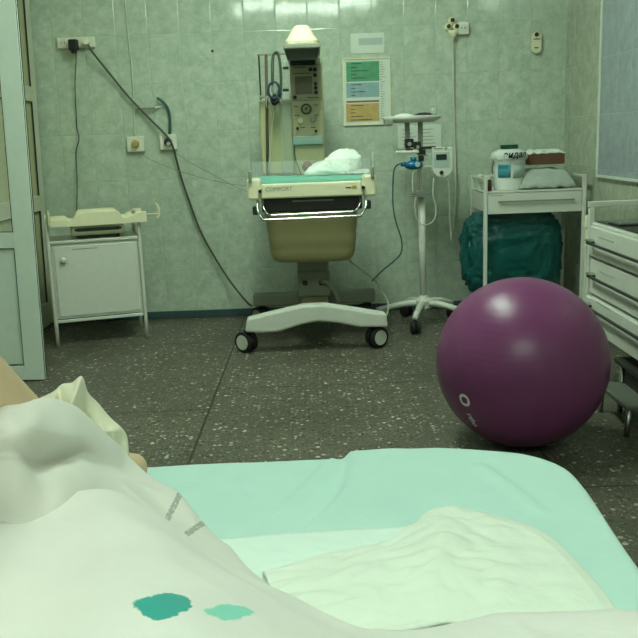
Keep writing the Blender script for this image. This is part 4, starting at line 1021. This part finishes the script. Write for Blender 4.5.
edges = [(0, 1), (1, 2), (0, 3), (3, 4), (4, 5), (5, 6), (6, 7), (7, 8), (8, 9), (9, 10), (10, 11), (0, 12), (12, 13), (13, 14), (14, 15), (15, 16)]
radii = [.075, .075, .085, .066, .056, .05, .047, .045, .034, .026, .024, .018, .062, .052, .042, .036, .028]
person = skin('person', verts, edges, radii, 0, M['skin'])
tag(person, 'person lying on the bed, bare shin showing at the left above the white sheet', 'person')

# ================================================================ WHITE HOSPITAL SHEET draped over the legs
stains = []
def sta(px, py, Y): return P(px, py, Y)
YS = .565
c1 = P(159, 600.5, YS); c2 = P(226.5, 604, YS+.005)
wsheet_rows_top = [(-70, 500), (-10, 500), (35, 503), (70, 494), (107, 490), (154, 510), (190, 537), (240, 569), (300, 600), (352, 619), (410, 624), (470, 617), (530, 612), (590, 611), (650, 612), (720, 616)]
depT = [.78, .78, .79, .80, .795, .80, .80, .77, .73, .69, .67, .67, .67, .67, .67, .67]
def rowp(pts, dep, dy=0): return [P(x, y+dy, d) for (x, y), d in zip(pts, dep)]
body_c = (226, 222, 217)
u1 = (P(182, 497, .88)-P(170, 514, .86)).normalized()
SM = cloth_mat('white_linen', body_c, (
    (c1, V((1, 0, 0)), V((0, .7, .71)), .0205, .0125, (36, 158, 148), .97, 1),
    (c2, V((1, .15, .12)).normalized(), V((-.1, .7, .7)).normalized(), .0180, .0095, (108, 206, 184), .85, 1)), bump=.2)
HS = thing('hospital_sheet', (-.1, .7, .7), 'white hospital sheet with two turquoise stains, draped over the legs of the person', 'sheet')
T0 = wsheet_rows_top
rows = [rowp(T0, [d+.03 for d in depT], 22), rowp(T0, [d+.022 for d in depT], 6), rowp(T0, depT, 0)]
def shift(pts, dy, k=1): return [(x*k+(1-k)*250, y+dy) for x, y in pts]
rows.append(rowp([(-80, 545), (-20, 550), (30, 552), (72, 540), (110, 524), (155, 530), (195, 553), (245, 583), (302, 612), (352, 632), (410, 640), (470, 640), (530, 640), (590, 640), (650, 640), (730, 645)], [.65, .655, .67, .69, .71, .72, .71, .69, .665, .64, .625, .62, .62, .62, .62, .62]))
rows.append(rowp([(-90, 570), (-30, 592), (25, 600), (75, 590), (115, 575), (160, 575), (205, 590), (255, 610), (305, 632), (352, 655), (410, 665), (470, 668), (530, 670), (590, 670), (660, 670), (740, 675)], [.60, .60, .605, .61, .615, .615, .61, .605, .60, .59, .58, .57, .57, .57, .57, .57]))
rows.append(rowp([(-100, 620), (-40, 650), (20, 660), (75, 655), (120, 650), (165, 648), (210, 652), (260, 662), (310, 675), (355, 690), (410, 700), (470, 705), (530, 705), (590, 705), (670, 705), (750, 710)], [.52]*16))
rows.append(rowp([(-110, 740), (-45, 780), (15, 800), (75, 800), (125, 800), (170, 800), (215, 800), (265, 800), (315, 800), (360, 800), (410, 800), (470, 800), (530, 800), (590, 800), (680, 800), (760, 800)], [.38]*16))
rows.append(rowp([(-150, 1050), (-60, 1050), (0, 1050), (65, 1050), (125, 1050), (170, 1050), (215, 1050), (265, 1050), (315, 1050), (360, 1050), (410, 1050), (470, 1050), (530, 1050), (590, 1050), (700, 1050), (800, 1050)], [.24]*16))
o = strip('sheet_front', rows, 200, 130, SM, lambda u, v, p: .0045*nz((p.x*10, p.y*14, 1))+.002*nz((p.x*26, p.y*20, 8))-.009*abs(nz((p.x*6+p.y*8, p.x*3-p.y*4, 3))), solid=.003, parent=HS)
# the layer behind it: folded band with stamps, runs up over the shin
def stamp(px0, py0, px1, py1, Y, wdt):
    a, b_ = P(px0, py0, Y), P(px1, py1, Y); d = (b_-a); L = d.length; d.normalize()
    n = ray((px0+px1)/2, (py0+py1)/2).normalized().cross(d).normalized()
    return ((a+b_)/2, d, n, L/2, wdt, (110, 116, 108), .62, 3)
SB = cloth_mat('white_linen_band', (218, 214, 207), (stamp(170, 514, 180.5, 493, .915, .0034), stamp(188, 533, 208, 520, .89, .0034)), bump=.2)
back = [[(-80, 412), (-20, 403), (22, 397), (52, 396), (85, 414), (112, 435), (130, 455), (152, 473), (178, 494), (202, 520), (232, 549), (262, 579), (300, 603)],
        ]
bd = [.83, .84, .86, .89, .93, .97, .985, .97, .94, .91, .87, .81, .76]
zz = [None]
r0 = [P(x, y+16, d+.03) for (x, y), d in zip(back[0], bd)]
r1_ = [P(x, y+4, d+.012) for (x, y), d in zip(back[0], bd)]
r2_ = [P(x, y, d) for (x, y), d in zip(back[0], bd)]
m1 = [(-80, 440), (-20, 428), (25, 426), (48, 432), (74, 436), (100, 448), (120, 466), (142, 483), (167, 505), (190, 528), (222, 556), (252, 584), (292, 608)]
r3_ = [P(x, y, d-k) for (x, y), d, k in zip(m1, bd, (.065, .065, .07, .065, .06, .05, .04)+(.035,)*6)]
m2 = [(-80, 470), (-20, 460), (15, 462), (38, 474), (60, 468), (84, 464), (106, 478), (130, 494), (156, 516), (180, 538), (212, 566), (244, 592), (288, 616)]
r4_ = [P(x, y, d) for (x, y), d in zip(m2, [.75, .76, .77, .79, .822, .868, .885, .885, .87, .85, .82, .775, .725])]
m1b = [(x, y-9) for x, y in m2]
r3b = [P(x, y, d) for (x, y), d in zip(m1b, [.765, .77, .785, .825, .865, .898, .908, .90, .883, .862, .83, .785, .735])]
m3 = [(-80, 500), (-20, 492), (15, 498), (40, 502), (62, 492), (84, 484), (106, 497), (130, 512), (156, 532), (180, 552), (212, 578), (244, 602), (288, 628)]
r5_ = [P(x, y, d) for (x, y), d in zip(m3, [.73, .735, .75, .77, .79, .825, .845, .845, .835, .82, .79, .75, .70])]
m4 = [(x, y+26) for x, y in m3]
r6_ = [P(x, y, d) for (x, y), d in zip(m4, [.71, .715, .73, .75, .775, .805, .82, .82, .815, .80, .775, .74, .69])]
strip('sheet_back', [r0, r1_, r2_, r3_, r3b, r4_, r5_, r6_], 170, 90, SB, lambda u, v, p: .004*nz((p.x*12, p.y*12, 4))+.0015*nz((p.x*30, p.y*30, 8))-.010*abs(nz((p.x*13+p.y*5, p.x*4-p.y*12, 3))), solid=.003, parent=HS)
# bunched corner beyond the shin
bl_ = [[(28, 402), (52, 393), (62, 385), (72, 383), (82, 376.5), (88, 392), (97, 402), (110, 418), (122, 428), (127, 437), (129, 456)],
       [(28, 412), (50, 402), (60, 394), (72, 396), (80, 388), (86, 404), (92, 416), (104, 428), (114, 430), (120, 446), (126, 464)],
       [(28, 424), (48, 414), (60, 410), (70, 414), (78, 408), (84, 420), (90, 432), (98, 440), (106, 440), (114, 458), (124, 474)],
       [(28, 440), (46, 430), (58, 428), (70, 430), (78, 428), (84, 436), (90, 446), (98, 454), (106, 460), (114, 472), (122, 486)]]
dd = [[.985]*5+[.99, 1.0, 1.01, 1.015, 1.015, 1.01], [.96, .955, .97, .955, .965, .985, .99, .985, .985, 1.0, 1.0], [.955, .95, .965, .955, .965, .985, .995, .99, .985, .99, .995], [.96]*11]
rr = [[P(x, y+10, d+.035) for (x, y), d in zip(bl_[0], dd[0])]]+[[P(x, y, d) for (x, y), d in zip(r, q)] for r, q in zip(bl_, dd)]
strip('bunched_corner', rr, 90, 50, cloth_mat('cream_linen', (224, 218, 196), bump=.3), lambda u, v, p: .003*nz((p.x*30, p.y*30, 4)), solid=.003, parent=HS)

# ================================================================ WORLD + VIEW
w = bpy.data.worlds.new('world'); SC.world = w; w.use_nodes = True
w.node_tree.nodes['Background'].inputs[0].default_value = (.5, .62, .5, 1); w.node_tree.nodes['Background'].inputs[1].default_value = .05
SC.view_settings.view_transform = 'Standard'; SC.view_settings.look = 'None'; SC.view_settings.gamma = 1; SC.view_settings.use_curve_mapping = False
SC.view_settings.exposure = 0.33
